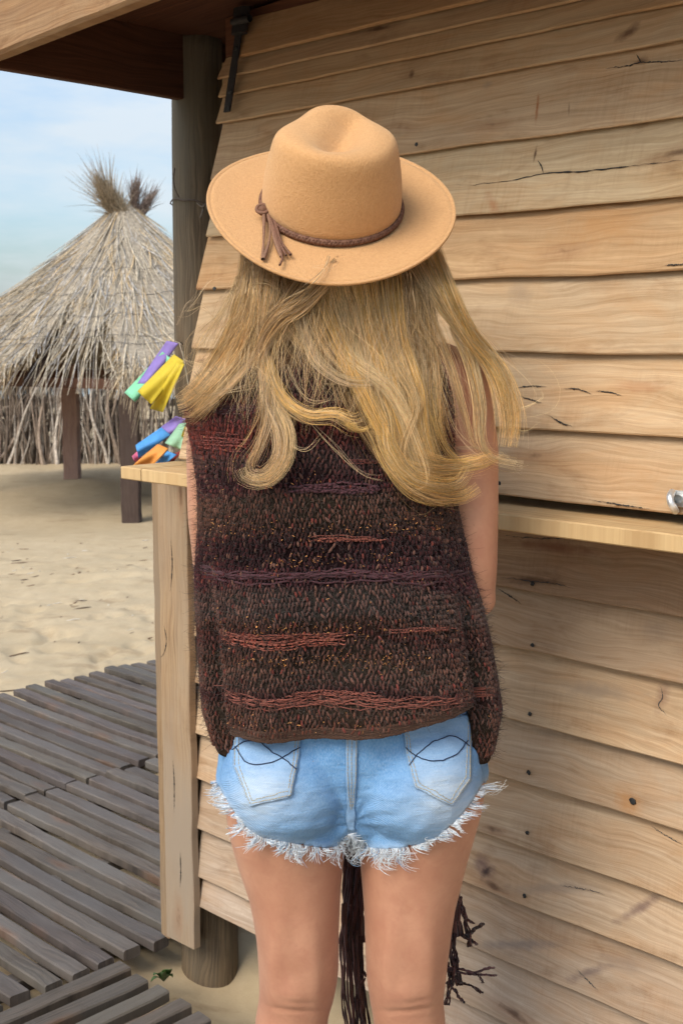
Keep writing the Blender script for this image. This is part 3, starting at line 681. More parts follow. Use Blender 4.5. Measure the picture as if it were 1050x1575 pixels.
for q in range(2600):   # fine twigs
    x = random.uniform(x0, x1); z = random.uniform(.0, 1.4); d = rng.normal(size=3) * (.10, .03, .12); yy = 15.8 + random.uniform(-.2, .15)
    if at(290, 600, 15.8)[0] > x > at(200, 600, 15.8)[0] and random.random() < .5: continue
    P.append([np.array((x, yy, z)) + d * u + np.array((0, 0, .02)) * math.sin(3*u) for u in np.linspace(0, 1.6, 5)]); w = random.uniform(.003, .006); R.append([w, w, w*.8, w*.6, w*.3]); CC.append(np.array((.24, .19, .15)) * random.uniform(.5, 1.4))
tube_obj('twigs', np.array(P), np.array(R), m_stick, fence, 3, np.array(CC))
mb = MB(); mb.plank((x0, 15.6, .93), (x1, 15.6, .95), (0, 1, 0), .06, ZU, .05, C=(2.2, 1.9, 1.7)); mb.build('top_rail', m_hutpost, fence)
mb = MB(); mb.plank((x0, 15.98, .35), (x1, 15.98, .35), (0, 1, 0), .03, ZU, .05, C=(1.5, 1.5, 1.5)); mb.build('bottom_rail', m_hutpost, fence)

# small weed by the walkway end
weed = empty('weed', atz(255, 1503, .0), label='small green weed sprouting from the sand under the shed corner', cat='plant')
def leaf(b, tip, w, parent):
    b = np.array(b); tip = np.array(tip); V = []; side = np.cross(tip - b, [0, .3, 1]); side /= np.linalg.norm(side)
    for i in range(7):
        u = i / 6; c = b + (tip-b)*u + ZU * .012 * math.sin(u*3); ww = w * math.sin(math.pi * min(1, .08 + u * .92)) ; V += [c - side*ww, c + ZU*-.002, c + side*ww]
    Fc = [(i*3+j, i*3+j+1, i*3+j+4, i*3+j+3) for i in range(6) for j in range(2)]
    o = mk('leaf', V, Fc, m_leaf, parent, True, np.full((21, 3), 1.) * np.array((.05, .10, .025))); m_ = o.modifiers.new('s', 'SOLIDIFY'); m_.thickness = .0008
b = atz(252, 1508, .0)
for (x, y, z, w) in [(262, 1492, .045, .012), (236, 1500, .03, .009), (232, 1510, .012, .008), (250, 1498, .05, .007), (266, 1503, .02, .010)]: leaf(b, atz(x, y, z), w, weed)

# ============================================================ THE PERSON
def ring_pts(xl, xr, y, Yc, dh, n=40, ex=1.0):
    a = at(xl, y, Yc); b = at(xr, y, Yc); c = (a + b) / 2; hw = (b[0] - a[0]) / 2; P = []
    for k in range(n):
        ph = 2*math.pi*k/n; sx = math.sin(ph); cx = math.cos(ph)
        P.append((c[0] + hw * math.copysign(abs(sx)**ex, sx), c[1] - dh * math.copysign(abs(cx)**ex, cx), c[2]))
    return P
def loft(bm, rows, n=40, ex=1.0, sub=4, inf=0.):
    A = np.array(rows, float); t = np.arange(len(A)); tt = np.linspace(0, len(A) - 1, (len(A) - 1) * sub + 1)
    Q = spline(np.column_stack([t * 100, A]), len(tt))[:, 1:] if len(A) > 2 else np.column_stack([np.interp(tt, t, A[:, i]) for i in range(A.shape[1])])
    rings = []
    for (y, xl, xr, Yc, dh) in Q:
        k = inf / Yc * F; rings.append([bm.verts.new(p) for p in ring_pts(xl - k, xr + k, y, Yc, dh + inf, n, ex)])
    for a, b in zip(rings[:-1], rings[1:]):
        for k in range(n): bm.faces.new((a[k], a[(k+1) % n], b[(k+1) % n], b[k]))
    bm.faces.new(rings[0][::-1]); bm.faces.new(rings[-1])
def ball(bm, c, r, rot=None):
    from mathutils import Matrix
    m = Matrix.Translation(Vector(tuple(c))) @ (rot.to_4x4() if rot is not None else Matrix.Identity(4)) @ Matrix.Diagonal((*(r if hasattr(r, '__len__') else (r, r, r)), 1))
    bmesh.ops.create_icosphere(bm, subdivisions=3, radius=1, matrix=m)
def limb(bm, pts, rad, seg=20):
    pts = [np.array(p, float) for p in pts]
    for a, b, r0, r1 in zip(pts[:-1], pts[1:], rad[:-1], rad[1:]):
        ax = b - a; L = np.linalg.norm(ax); ax /= L; ref = np.array([0, 0, 1.]) if abs(ax[2]) < .9 else np.array([1., 0, 0]); u = np.cross(ax, ref); u /= np.linalg.norm(u); v = np.cross(ax, u)
        ra = [bm.verts.new(a + (u*math.cos(k*2*math.pi/seg) + v*math.sin(k*2*math.pi/seg)) * r0) for k in range(seg)]
        rb = [bm.verts.new(b + (u*math.cos(k*2*math.pi/seg) + v*math.sin(k*2*math.pi/seg)) * r1) for k in range(seg)]
        for k in range(seg): bm.faces.new((ra[k], ra[(k+1) % seg], rb[(k+1) % seg], rb[k]))
        bm.faces.new(ra[::-1]); bm.faces.new(rb); ball(bm, a, r0); ball(bm, b, r1)
def remesh(bm, name, vox, smooth=6, fac=.5):
    bmesh.ops.recalc_face_normals(bm, faces=bm.faces)
    me = bpy.data.meshes.new('tmp'); bm.to_mesh(me); bm.free(); o = bpy.data.objects.new('tmp', me); COL.objects.link(o)
    m1 = o.modifiers.new('r', 'REMESH'); m1.mode = 'VOXEL'; m1.voxel_size = vox; m1.use_smooth_shade = True
    m2 = o.modifiers.new('s', 'SMOOTH'); m2.iterations = smooth; m2.factor = fac
    dg = bpy.context.evaluated_depsgraph_get(); dg.update(); r = bpy.data.meshes.new_from_object(o.evaluated_get(dg))
    bpy.data.objects.remove(o); bpy.data.meshes.remove(me); r.name = name; return r
def lower_body(bm, inf=0., feet=True):
    loft(bm, [(1040, 356, 705, 1.66, .100), (1090, 350, 730, 1.66, .112), (1140, 346, 738, 1.66, .112), (1200, 341, 744, 1.665, .098), (1245, 352, 738, 1.67, .085), (1266, 400, 690, 1.67, .070)], inf=inf)
    yl = [(1180, 352, 530, 1.655, .088), (1230, 347, 533, 1.655, .092), (1275, 352, 533, 1.655, .090), (1321, 364, 529, 1.66, .084), (1369, 380, 524, 1.66, .078), (1393, 386, 523, 1.66, .076), (1440, 394, 521, 1.66, .070), (1498, 398, 520, 1.665, .063), (1536, 398, 513, 1.67, .058), (1574, 392, 504, 1.67, .056)]
    yr = [(1180, 553, 738, 1.655, .088), (1230, 551, 742, 1.655, .092), (1269, 550, 733, 1.655, .090), (1321, 553, 718, 1.66, .084), (1369, 557, 706, 1.66, .078), (1393, 559, 700, 1.66, .076), (1440, 561, 693, 1.66, .070), (1498, 563, 686, 1.665, .063), (1536, 568, 682, 1.67, .058), (1574, 574, 685, 1.67, .056)]
    if feet:
        yl += [(1650, 392, 508, 1.665, .055), (1720, 396, 504, 1.655, .055), (1800, 408, 490, 1.655, .045), (1880, 420, 476, 1.66, .034), (1925, 418, 480, 1.66, .036)]
        yr += [(1650, 574, 690, 1.665, .055), (1720, 580, 688, 1.655, .055), (1800, 594, 676, 1.655, .045), (1880, 606, 662, 1.66, .034), (1925, 604, 666, 1.66, .036)]
    else: yl = yl[:5]; yr = yr[:5]
    loft(bm, yl, inf=inf); loft(bm, yr, inf=inf)
    for x in (442, 640): ball(bm, at(x, 1196, 1.606), (.084 + inf, .078 + inf, .084 + inf))
bm = bmesh.new(); lower_body(bm)
loft(bm, [(545, 440, 590, 1.64, .055), (562, 360, 680, 1.655, .075), (590, 338, 712, 1.66, .088), (640, 330, 712, 1.66, .095), (720, 335, 700, 1.66, .100), (800, 350, 690, 1.66, .098), (880, 362, 685, 1.66, .092), (960, 362, 695, 1.66, .092), (1050, 352, 715, 1.66, .102)])
limb(bm, [at(518, 570, 1.645), at(520, 470, 1.635)], [.062, .055])
hc = at(520, 400, 1.635)
ball(bm, hc, (.075, .093, .105)); ball(bm, hc + np.array([0, .045, -.045]), (.052, .055, .065))      # skull and jaw (face on the far side)
ball(bm, hc + np.array([0, .105, -.018]), (.011, .016, .016)); ball(bm, hc + np.array([0, .097, .005]), (.009, .012, .022))
for sx in (-1, 1):
    ball(bm, hc + np.array([sx*.076, .008, -.018]), (.010, .018, .030)); ball(bm, hc + np.array([sx*.032, .083, .008]), (.014, .010, .009)); ball(bm, hc + np.array([sx*.035, .078, .024]), (.022, .012, .006)); ball(bm, hc + np.array([sx*.014, .098, -.058]), (.018, .008, .006))
# arms
LS, LE = at(356, 606, 1.675), at(331, 872, 1.70); RS, RE = at(700, 598, 1.665), at(733, 922, 1.665)
LWr = np.array([-.060, 1.885, 1.10]); RWr = np.array([.085, 1.865, 1.095])
limb(bm, [LS, at(331, 690, 1.685), at(328, 790, 1.695), LE, LE*.5 + LWr*.5, LWr], [.045, .040, .036, .031, .033, .022])
limb(bm, [at(672, 585, 1.66), RS, at(718, 690, 1.665), at(724, 800, 1.665), at(729, 870, 1.665), RE + np.array([0, .008, .0])], [.052, .047, .0425, .0375, .032, .026])
limb(bm, [RE + np.array([0, .008, 0]), RE*.5 + RWr*.5, RWr], [.028, .032, .022])
def hand(bm, w, d, side, up):
    d = np.array(d, float); d /= np.linalg.norm(d); side = np.array(side, float); side /= np.linalg.norm(side); nrm = np.cross(d, side)
    limb(bm, [w, w + d*.04], [.021, .022]); limb(bm, [w + d*.03 - side*.022, w + d*.082 - side*.030], [.013, .012]); limb(bm, [w + d*.03 + side*.022, w + d*.082 + side*.028], [.013, .011])
    limb(bm, [w + d*.03, w + d*.088], [.015, .013]); limb(bm, [w + d*.03 - side*.01, w + d*.088 - side*.01], [.015, .013])
    for k, (o_, L) in enumerate([(-.030, .068), (-.0105, .078), (.0095, .072), (.0285, .056)]):
        b = w + d*(.082 if k in (0, 3) else .088) + side*o_; j1 = b + d*L*.42 + nrm*.010*up + side * o_ * .12; j2 = j1 + d*L*.22 + nrm*.018*up; j3 = j2 + d*L*.06 + nrm*.018*up
        limb(bm, [b, j1, j2, j3], [.0088, .0080, .0074, .0062], 12)
    b = w + d*.028 - side*.026; limb(bm, [b, b + d*.028 - side*.022 + nrm*.008*up, b + d*.055 - side*.028 + nrm*.018*up], [.013, .0098, .0078], 12)
hand(bm, LWr, (.55, .2, -.35), (0, .35, 1), -1); hand(bm, RWr, (-.55, .15, -.35), (0, .35, 1), 1)
# feet
for x, sx in ((449, -1), (635, 1)):
    a = at(x, 1925, 1.66); a[2] = .105
    limb(bm, [a, np.array([a[0], a[1] + .03, .095])], [.036, .034]); limb(bm, [np.array([a[0], a[1] - .03, .087]), np.array([a[0] + sx*.012, a[1] + .10, .084]), np.array([a[0] + sx*.018, a[1] + .15, .078])], [.027, .026, .020])
    for k in range(5): b = np.array([a[0] + sx*.018 + (k - 2)*.0165, a[1] + .155 - abs(k - (1 if sx < 0 else 3))*.006, .074]); limb(bm, [b, b + np.array([0, .035, -.004])], [.011, .0085], 12)
body_me = remesh(bm, 'person', .0045, 9, .6)
body_me.materials.append(m_skin)
VV = np.array([v.co for v in body_me.vertices]); NV = np.array([v.normal for v in body_me.vertices]); d_ = VV - CP; zc_ = d_ @ _fw; X_ = 525 + F * d_[:, 0] / zc_; Y_ = 787.5 - F * (d_ @ _up) / zc_
bk = np.clip(-NV[:, 1], 0, 1) * (Y_ > 1300); off_ = np.zeros(len(VV))
for cx_, sg_ in ((452, 1), (628, -1)):      # hollow of the knee: two tendons and a shallow crease
    h_ = np.abs(X_ - cx_) < 75
    cr_ = 1549 + .10 * (X_ - cx_) * sg_ + 5 * np.cos((X_ - cx_) / 30)
    off_ += h_ * (-.0028 * np.exp(-((Y_ - cr_) / 3.8) ** 2) * np.exp(-((X_ - cx_) / 48) ** 2) - .0016 * np.exp(-((Y_ - cr_ + 14) / 3.5) ** 2) * np.exp(-((X_ - cx_ - 10) / 26) ** 2)
        + .0055 * np.exp(-((X_ - cx_ + 34) / 13) ** 2) * np.exp(-((Y_ - 1505) / 60) ** 2) + .0055 * np.exp(-((X_ - cx_ - 34) / 13) ** 2) * np.exp(-((Y_ - 1505) / 60) ** 2)
        + .005 * np.exp(-((X_ - cx_) / 26) ** 2 - ((Y_ - 1532) / 22) ** 2) - .003 * np.exp(-((X_ - cx_) / 16) ** 2 - ((Y_ - 1440) / 60) ** 2))
body_me.vertices.foreach_set('co', (VV + NV * (off_ * bk)[:, None]).astype(np.float32).ravel()); body_me.update()
person = bpy.data.objects.new('person', body_me); COL.objects.link(person)
tag(person, 'person seen from behind in felt hat, woven vest and frayed denim shorts', 'person')
body_me.polygons.foreach_set('use_smooth', np.ones(len(body_me.polygons), dtype=bool))

def bvh_of(me): return BVHTree.FromPolygons([v.co.copy() for v in me.vertices], [tuple(p.vertices) for p in me.polygons])
def hitpx(b, x, y):
    r = ray(x, y); d = Vector(tuple(r)).normalized(); loc, nr, _, _ = b.ray_cast(Vector(tuple(CP)), d, 4.0)
    return (np.array(loc), np.array(nr)) if loc is not None else (None, None)

# ---------------------------------------------------------------- shorts
bm = bmesh.new(); lower_body(bm, .007, False); sh = remesh(bm, 'denim_shorts', .0045, 5, .5)
hem_px = [(300, 1190), (333, 1206), (352, 1240), (375, 1272), (400, 1290), (440, 1299), (480, 1306), (505, 1308), (522, 1303), (533, 1291), (540, 1285), (549, 1292), (562, 1305), (585, 1309), (615, 1308), (652, 1300), (680, 1285), (705, 1262), (725, 1238), (741, 1212), (760, 1190)]
hx = np.array(hem_px)[:, 0]; hyy = np.array(hem_px)[:, 1]
def topx(v):
    d = v - CP; zc = d @ _fw; return 525 + F * d[..., 0] / zc, 787.5 - F * (d @ _up) / zc
bm = bmesh.new(); bm.from_mesh(sh)
VV = np.array([v.co for v in bm.verts]); X_, Y_ = topx(VV); hemy = np.interp(X_, hx, hyy)
top_cut = 1060
dele = [v for v, a, b, c in zip(bm.verts, X_, Y_, hemy) if b > c or b < top_cut]
# the front leg openings are cut at the same height as the back ones
bmesh.ops.delete(bm, geom=dele, context='VERTS'); bm.to_mesh(sh); bm.free()
VV = np.array([v.co for v in sh.vertices]); X_, Y_ = topx(VV); hemy = np.interp(X_, hx, hyy)
def g2(x, y, cx, cy, sx, sy, a=0):
    dx, dy = x - cx, y - cy; u = dx*math.cos(a) + dy*math.sin(a); v = -dx*math.sin(a) + dy*math.cos(a); return np.exp(-(u/sx)**2 - (v/sy)**2)
fade = .75*g2(X_, Y_, 392, 1232, 42, 38, .5) + .75*g2(X_, Y_, 690, 1235, 50, 35, -.5) + .35*g2(X_, Y_, 410, 1175, 40, 40) + .3*g2(X_, Y_, 670, 1180, 40, 40) + .25*g2(X_, Y_, 460, 1240, 50, 40) + .2*g2(X_, Y_, 620, 1240, 60, 40)
fade = np.clip(fade + .55*np.exp(-((hemy - Y_)/9.)**2), 0, 1)
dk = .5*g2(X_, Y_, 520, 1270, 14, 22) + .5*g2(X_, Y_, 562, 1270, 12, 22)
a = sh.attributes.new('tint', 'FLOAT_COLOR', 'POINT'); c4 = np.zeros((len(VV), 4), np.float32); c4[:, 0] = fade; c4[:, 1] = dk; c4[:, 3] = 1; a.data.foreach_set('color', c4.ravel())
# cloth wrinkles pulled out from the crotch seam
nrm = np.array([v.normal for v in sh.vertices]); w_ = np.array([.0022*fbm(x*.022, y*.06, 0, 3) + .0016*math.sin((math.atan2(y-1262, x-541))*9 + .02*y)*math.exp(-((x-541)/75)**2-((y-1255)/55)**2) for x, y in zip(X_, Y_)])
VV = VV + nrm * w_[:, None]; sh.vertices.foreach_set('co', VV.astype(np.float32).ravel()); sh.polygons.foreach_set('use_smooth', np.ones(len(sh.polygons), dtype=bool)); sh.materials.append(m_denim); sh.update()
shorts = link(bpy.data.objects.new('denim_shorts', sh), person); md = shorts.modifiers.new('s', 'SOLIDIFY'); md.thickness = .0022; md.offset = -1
sb = bvh_of(sh)
def onshorts(x, y, off=0.):
    h, n_ = hitpx(sb, x, y)
    if h is None: h = at(x, y, 1.62); n_ = np.array([0, -1., 0])
    if n_[1] > 0: n_ = -n_
    return h + n_ * off, n_
def patch(poly, name, off=.0022, th=.002, nx=22, ny=26, fadeg=.35):
    """poly: TL, TR, BR, BL (+ optional bottom point) -> patch of cloth laid on the shorts"""
    P = np.array(poly, float); V = []; C = []
    ys_ = np.linspace(P[:, 1].min(), P[:, 1].max(), ny)
    def span(y):
        xs = []
        for k in range(len(P)):
            a, b = P[k], P[(k+1) % len(P)]
            if (a[1]-y)*(b[1]-y) <= 0 and abs(a[1]-b[1]) > 1e-6: xs.append(a[0] + (b[0]-a[0])*(y-a[1])/(b[1]-a[1]))
        return (min(xs), max(xs)) if xs else (P[:, 0].mean(),)*2
    for y in ys_:
        l, r = span(min(max(y, ys_[0] + .01), ys_[-1] - .01))
        for k in range(nx):
            x = l + (r-l)*k/(nx-1); p, n_ = onshorts(x, y, off); V.append(p)
            f = np.clip(.65*g2(x, y, 400, 1215, 50, 32) + .65*g2(x, y, 682, 1215, 50, 32) + .25, 0, 1); C.append((f, 0, 0))
    Fc = [(j*nx+k, j*nx+k+1, (j+1)*nx+k+1, (j+1)*nx+k) for j in range(ny-1) for k in range(nx-1)]
    o = mk(name, V, Fc, m_denim, shorts, True, np.array(C)); m_ = o.modifiers.new('s', 'SOLIDIFY'); m_.thickness = th; return o
pocketL = [(364, 1122), (464, 1120), (462, 1150), (448, 1223), (386, 1238), (361, 1178)]
pocketR = [(617, 1110), (722, 1100), (721, 1199), (693, 1238), (637, 1210), (624, 1160)]
pL = patch(pocketL, 'pocket'); pR = patch(pocketR, 'pocket')
patch([(531, 1110), (551, 1110), (548, 1200), (545, 1278), (534, 1278), (532, 1200)], 'seat_seam', .0016, .0016, 6, 30)
def stitchline(pts, n, off=.0038, r=.0006):
    p = spline(pts, n) if len(pts) > 2 else np.array([np.array(pts[0]) + (np.array(pts[1])-np.array(pts[0]))*u for u in np.linspace(0, 1, n)])
    q = np.array([onshorts(x, y, off)[0] for x, y in p])
    for _ in range(3): q[1:-1] = (q[:-2] + 2*q[1:-1] + q[2:]) / 4
    return q
def stitches(lines, parent, col, off=.0042, r=.00055, dash=True, name='stitching'):
    P = []
    for pts in lines:
        q = np.array(pts, float); L = np.linalg.norm(np.diff(q, axis=0), axis=1).sum(); n = max(6, int(L / 1.2)); ln = stitchline(pts, n, off)
        if dash:
            for k in range(0, n - 3, 4): P.append([ln[k], ln[min(k+1, n-1)], ln[min(k+2, n-1)], ln[min(k+3, n-1)]])
        else:
            for k in range(0, n - 3, 3): P.append([ln[k], ln[k+1], ln[k+2], ln[k+3]])
    tube_obj(name, np.array(P), r, m_denimthread, parent, 4, col)
def inset(P, d): P = np.array(P, float); c = P.mean(0); return [tuple(p + (c-p)/np.linalg.norm(c-p)*d) for p in P]
for pk, po in ((pocketL, pL), (pocketR, pR)):
    L = []
    for d in (3.5, 9.5):
        q = inset(pk, d); L += [[q[k], q[k+1]] for k in range(1, 5)] + [[q[5], q[0]]]
    stitches(L, po, (.42, .36, .24), .0046)
stitches([[(534, 1112), (535, 1200), (537, 1240)], [(548, 1112), (546, 1200), (541, 1240)], [(541, 1112), (540, 1200), (539, 1245)]], shorts, (.40, .37, .30), .0036)
navy = (.012, .018, .05)
stitches([[(366, 1150), (382, 1172), (402, 1176), (434, 1168), (462, 1150)], [(361, 1156), (378, 1144), (398, 1144), (420, 1158), (455, 1182)]], pL, navy, .0052, .0007, False, 'pocket_embroidery')
stitches([[(624, 1151), (641, 1165), (671, 1172), (700, 1161), (716, 1139)], [(629, 1178), (648, 1156), (676, 1138), (698, 1136), (720, 1153)]], pR, navy, .0052, .0007, False, 'pocket_embroidery')
# frayed hem threads
P = []; R = []; CC = []
hp = spline(hem_px[1:-1], 400)
tl = np.gradient(hp, axis=0); tl /= np.linalg.norm(tl, axis=1, keepdims=True)
for q in range(1500):
    k = random.randrange(400); x, y = hp[k]; y -= 1; cl = 1.6*noise.noise(Vector((k * .055, 3.3, 0))) ; cl2 = noise.noise(Vector((k * .11, 9.3, 0)))
    ns = np.array([-tl[k][1], tl[k][0]]);  ns = ns if ns[1] > 0 else -ns
    base, n_ = onshorts(x, y - random.uniform(1, 5), .001)
    L = random.uniform(.25, .9) * (15 + 42 * max(0, cl + .15)); sw = cl2 * 34 + (x - 541) * .020 + 6 + random.gauss(0, 3); cur = random.gauss(0, 5) + cl * 22
    pts = []; outw = random.uniform(.0005, .005)
    if x > 715: sw += 14
    Yb = base[1] + .0005
    for u in np.linspace(0, 1, 8):
        qx = x + ns[0]*L*u*.8 + sw*u*u*.7 + cur*math.sin(u*4.2 + cl*3)*u*.9; qy = y - 3 + ns[1]*L*u - abs(cur)*.25*u**3 * 2
        hb, nb = hitpx(sb, qx, qy); pts.append(at(qx, qy, Yb - outw*(u + .2) + .010 * u * (0 if x < 715 else 1)))
    P.append(pts); w = random.uniform(.00025, .0005); R.append([w]*6 + [w*.7, w*.3]); b = random.uniform(.75, 1.1); CC.append(np.array((.80, .84, .88)) * b if random.random() < .85 else np.array((.35, .5, .68)) * b)
for q in range(150):    # loose threads round the inseam
    x = random.uniform(524, 560); y = random.uniform(1262, 1276) + abs(x-541)*.3; b0 = at(x, y, 1.60); L = random.uniform(14, 42); sw = random.gauss(0, 7)
    P.append([at(x + sw*u + 4*math.sin(u*5+q), y + L*u, 1.597 - .008*math.sin(u*3)) for u in np.linspace(0, 1, 8)]); w = random.uniform(.0003, .0006); R.append([w]*6 + [w*.7, w*.3]); CC.append(np.array((.62, .68, .72)) * random.uniform(.6, 1.1))
for q in range(7):      # a few long flyaway threads at the right hip
    x, y = 745, 1215; L = random.uniform(20, 38)
    P.append([at(x + L*u, y + 8*math.sin(u*3.2 + q) - q*3*u*u, 1.62) for u in np.linspace(0, 1, 8)]); R.append([.00022]*8); CC.append(np.array((.75, .72, .66)))
tube_obj('frayed_hem', np.array(P), np.array(R), m_denimthread, shorts, 3, np.array(CC))

# ---------------------------------------------------------------- woven vest
vy = [526, 540, 556, 575, 600, 640, 700, 760, 830, 900, 960, 1020, 1080, 1130, 1200]
vl = [450, 405, 360, 325, 302, 288, 300, 308, 309, 304, 305, 309, 312, 316, 336]
vr = [585, 625, 668, 690, 697, 700, 697, 694, 708, 722, 738, 750, 760, 766, 752]
vd = [.070, .085, .100, .108, .112, .116, .120, .122, .124, .126, .130, .136, .142, .146, .148]
vc = [1.645, 1.65, 1.655, 1.66, 1.66, 1.66, 1.66, 1.66, 1.66, 1.66, 1.66, 1.66, 1.66, 1.66, 1.66]
def hem_y(phi):
    back = np.interp(np.sin(phi), [-.9, -.45, 0, .5, .75, .9], [1142, 1138, 1131, 1109, 1099, 1108])
    a = np.abs(phi); k = np.clip((a - math.radians(57)) / math.radians(7), 0, 1); k = k*k*(3-2*k)
    side = np.where(phi > 0, 1200, 1190) ; return back * (1-k) + side * k
def vsurf(phi, y):
    """phi 0 = back centre (towards the camera), y = survey row"""
    phi = np.asarray(phi, float); y = np.asarray(y, float)
    xl, xr, dh, Yc = np.interp(y, vy, vl), np.interp(y, vy, vr), np.interp(y, vy, vd), np.interp(y, vy, vc)
    ang = np.arctan((y - 787.5) / F) + PITCH; z = CZ - np.tan(ang) * (Yc - .88 * dh)
    den = F * math.cos(PITCH) + (787.5 - y) * math.sin(PITCH)
    Xl = (xl - 525) / den * Yc; Xr = (xr - 525) / den * Yc; Xc = (Xl + Xr) / 2; hw = (Xr - Xl) / 2
    # folds: long soft vertical ones growing to the hem, plus sag ridges
    k = np.clip((y - 640) / 500, 0, 1)
    fold = .010 * k * np.sin(phi * 6.0 + .004 * y + 1.1) + .006 * k * np.sin(phi * 11 + .006 * y) + .004 * np.sin(y * .035 + phi * 2.5) * np.clip((y-700)/150, 0, 1)
    side = np.exp(-((np.abs(phi) - math.radians(59)) / .10) ** 2) * np.clip((y - 850) / 200, 0, 1) * .016
    sc = 1 - side / .14
    r_ = fold
    sx, cx = np.sin(phi), np.cos(phi); e = .86
    px = Xc + hw * np.sign(sx) * np.abs(sx)**e * sc * 1.0; py = Yc - (dh * sc + r_ * .9) * np.sign(cx) * np.abs(cx)**e
    return np.stack([px, py, z + 0*phi], -1)
npf, nv = 220, 150
PH = np.linspace(-math.pi, math.pi, npf, endpoint=False)
def vrow(f): return 526 + (hem_y(PH) - 526) * f
G = np.stack([vsurf(PH, vrow(i / nv)) for i in range(nv + 1)])
def band(x, y, r=None):
    """yarn colour of the weave at a survey point (x,y); wavy horizontal stripes"""
    yy = y + 7*math.sin(x*.012 + .8) + 4*math.sin(x*.03 + y*.01) - (x - 520) * .035 + (0 if r is None else r.normal()*1.5)
    K_ = [(520, (.075, .052, .040)), (600, (.085, .058, .048)), (622, (.10, .045, .045)), (640, (.105, .040, .038)), (668, (.13, .045, .035)), (690, (.085, .038, .036)), (705, (.08, .055, .05)), (735, (.045, .018, .020)), (752, (.055, .022, .026)), (768, (.085, .060, .042)), (800, (.075, .050, .034)), (815, (.05, .030, .022)), (835, (.035, .014, .015)), (868, (.032, .012, .014)), (885, (.065, .025, .030)), (900, (.055, .022, .026)), (912, (.080, .062, .052)), (948, (.085, .070, .060)), (962, (.06, .034, .022)), (984, (.06, .025, .020)), (1000, (.065, .045, .035)), (1020, (.07, .042, .028)), (1032, (.095, .070, .052)), (1056, (.085, .058, .045)), (1072, (.055, .022, .020)), (1092, (.09, .062, .044)), (1112, (.085, .055, .038)), (1128, (.085, .045, .028)), (1200, (.08, .045, .03))]
    ks = [k for k, _ in K_]; cs = np.array([c for _, c in K_]); return np.array([np.interp(yy, ks, cs[:, j]) for j in range(3)]), yy
gx, gy = topx(G.reshape(-1, 3)); gc = np.array([band(a, b)[0] * .3 for a, b in zip(gx, gy)])
ii = np.arange(nv)[:, None] * npf + np.arange(npf)[None]; jj = np.arange(nv)[:, None] * npf + (np.arange(npf) + 1) % npf
Fq = np.stack([ii, jj, jj + npf, ii + npf], -1).reshape(-1, 4)
vest = mk('woven_vest', G.reshape(-1, 3), Fq[:, ::-1].copy(), m_knit, person, True, gc)
vbm = bmesh.new(); vbm.from_mesh(vest.data); _f = vbm.faces[0] if False else None; vbm.free()
_s = sum((p.normal.dot(p.center - Vector((0, 1.66, p.center.z)))) for p in vest.data.polygons)
md = vest.modifiers.new('s', 'SOLIDIFY'); md.thickness = .004; md.offset = -1 if _s > 0 else 1
print('vest normals', _s)
# each stitch of the weave is a small bead of yarn, in brick rows
P = []; R = []; CC = []; r_ = np.random.default_rng(3)
ncol = 226; RP = 7.6; rows = int(round((1190 - 526) / RP))
PHc = []; YY = []
for i in range(rows + 1):
    ph = -math.pi + (np.arange(ncol) + (.5 if i % 2 else 0) + r_.normal(size=ncol) * .12) * 2*math.pi/ncol
    y = 526 + i * RP + r_.normal(size=ncol) * .8 + 2.0*np.sin(ph*9)
    hy_ = hem_y(ph); m_ = (y < hy_ - 9) & (r_.random(ncol) > .10)
    PHc.append(ph[m_]); YY.append(y[m_])
PHc = np.concatenate(PHc); YY = np.concatenate(YY)
hl_ = r_.uniform(3.6, 5.6, size=len(YY)); sl = r_.normal(size=len(YY)) * .005
c0 = vsurf(PHc, YY); e1 = vsurf(PHc + .004, YY) - c0; e2 = vsurf(PHc, YY + 1.) - c0; nn = np.cross(e1, e2); nn /= np.linalg.norm(nn, axis=1, keepdims=True)
ctr = np.stack([np.zeros(len(YY)) + .0, 1.66 + 0*YY, c0[:, 2]], 1); outw = c0 - ctr; flip = np.sign((nn * outw).sum(1)); nn *= flip[:, None]
T_ = np.linspace(-1, 1, 5); pts = []
for u in T_:
    q = vsurf(PHc + sl*u, YY + hl_*u); pts.append(q + nn * (.0028 * (1 - u*u) - .0006))
P = np.stack(pts, 1); rad = .0015 * r_.uniform(.8, 1.25, size=len(YY)); R = rad[:, None] * np.array([.45, .95, 1.1, .95, .45])[None]
bx, by = topx(c0); CC = []
for a, b in zip(bx, by):
    c, yy = band(a, b, r_); k = r_.random(); f = r_.uniform(.5, 1.6)
    if k < .12: c = np.array((.14, .105, .08)) * .8
    elif k < .17: c = np.array((.12, .045, .035))
    if 976 < yy < 996 and 350 < a < 525 and k < .6: c = np.array((.16, .052, .034))
    if 655 < yy < 700 and a < 400 and k < .5: c = np.array((.14, .042, .03))
    CC.append(c * f * .60 * np.array((1.35, .82, .76)))
tube_obj('yarn_stitches', P, R, m_yarn, vest, 5, np.array(CC))
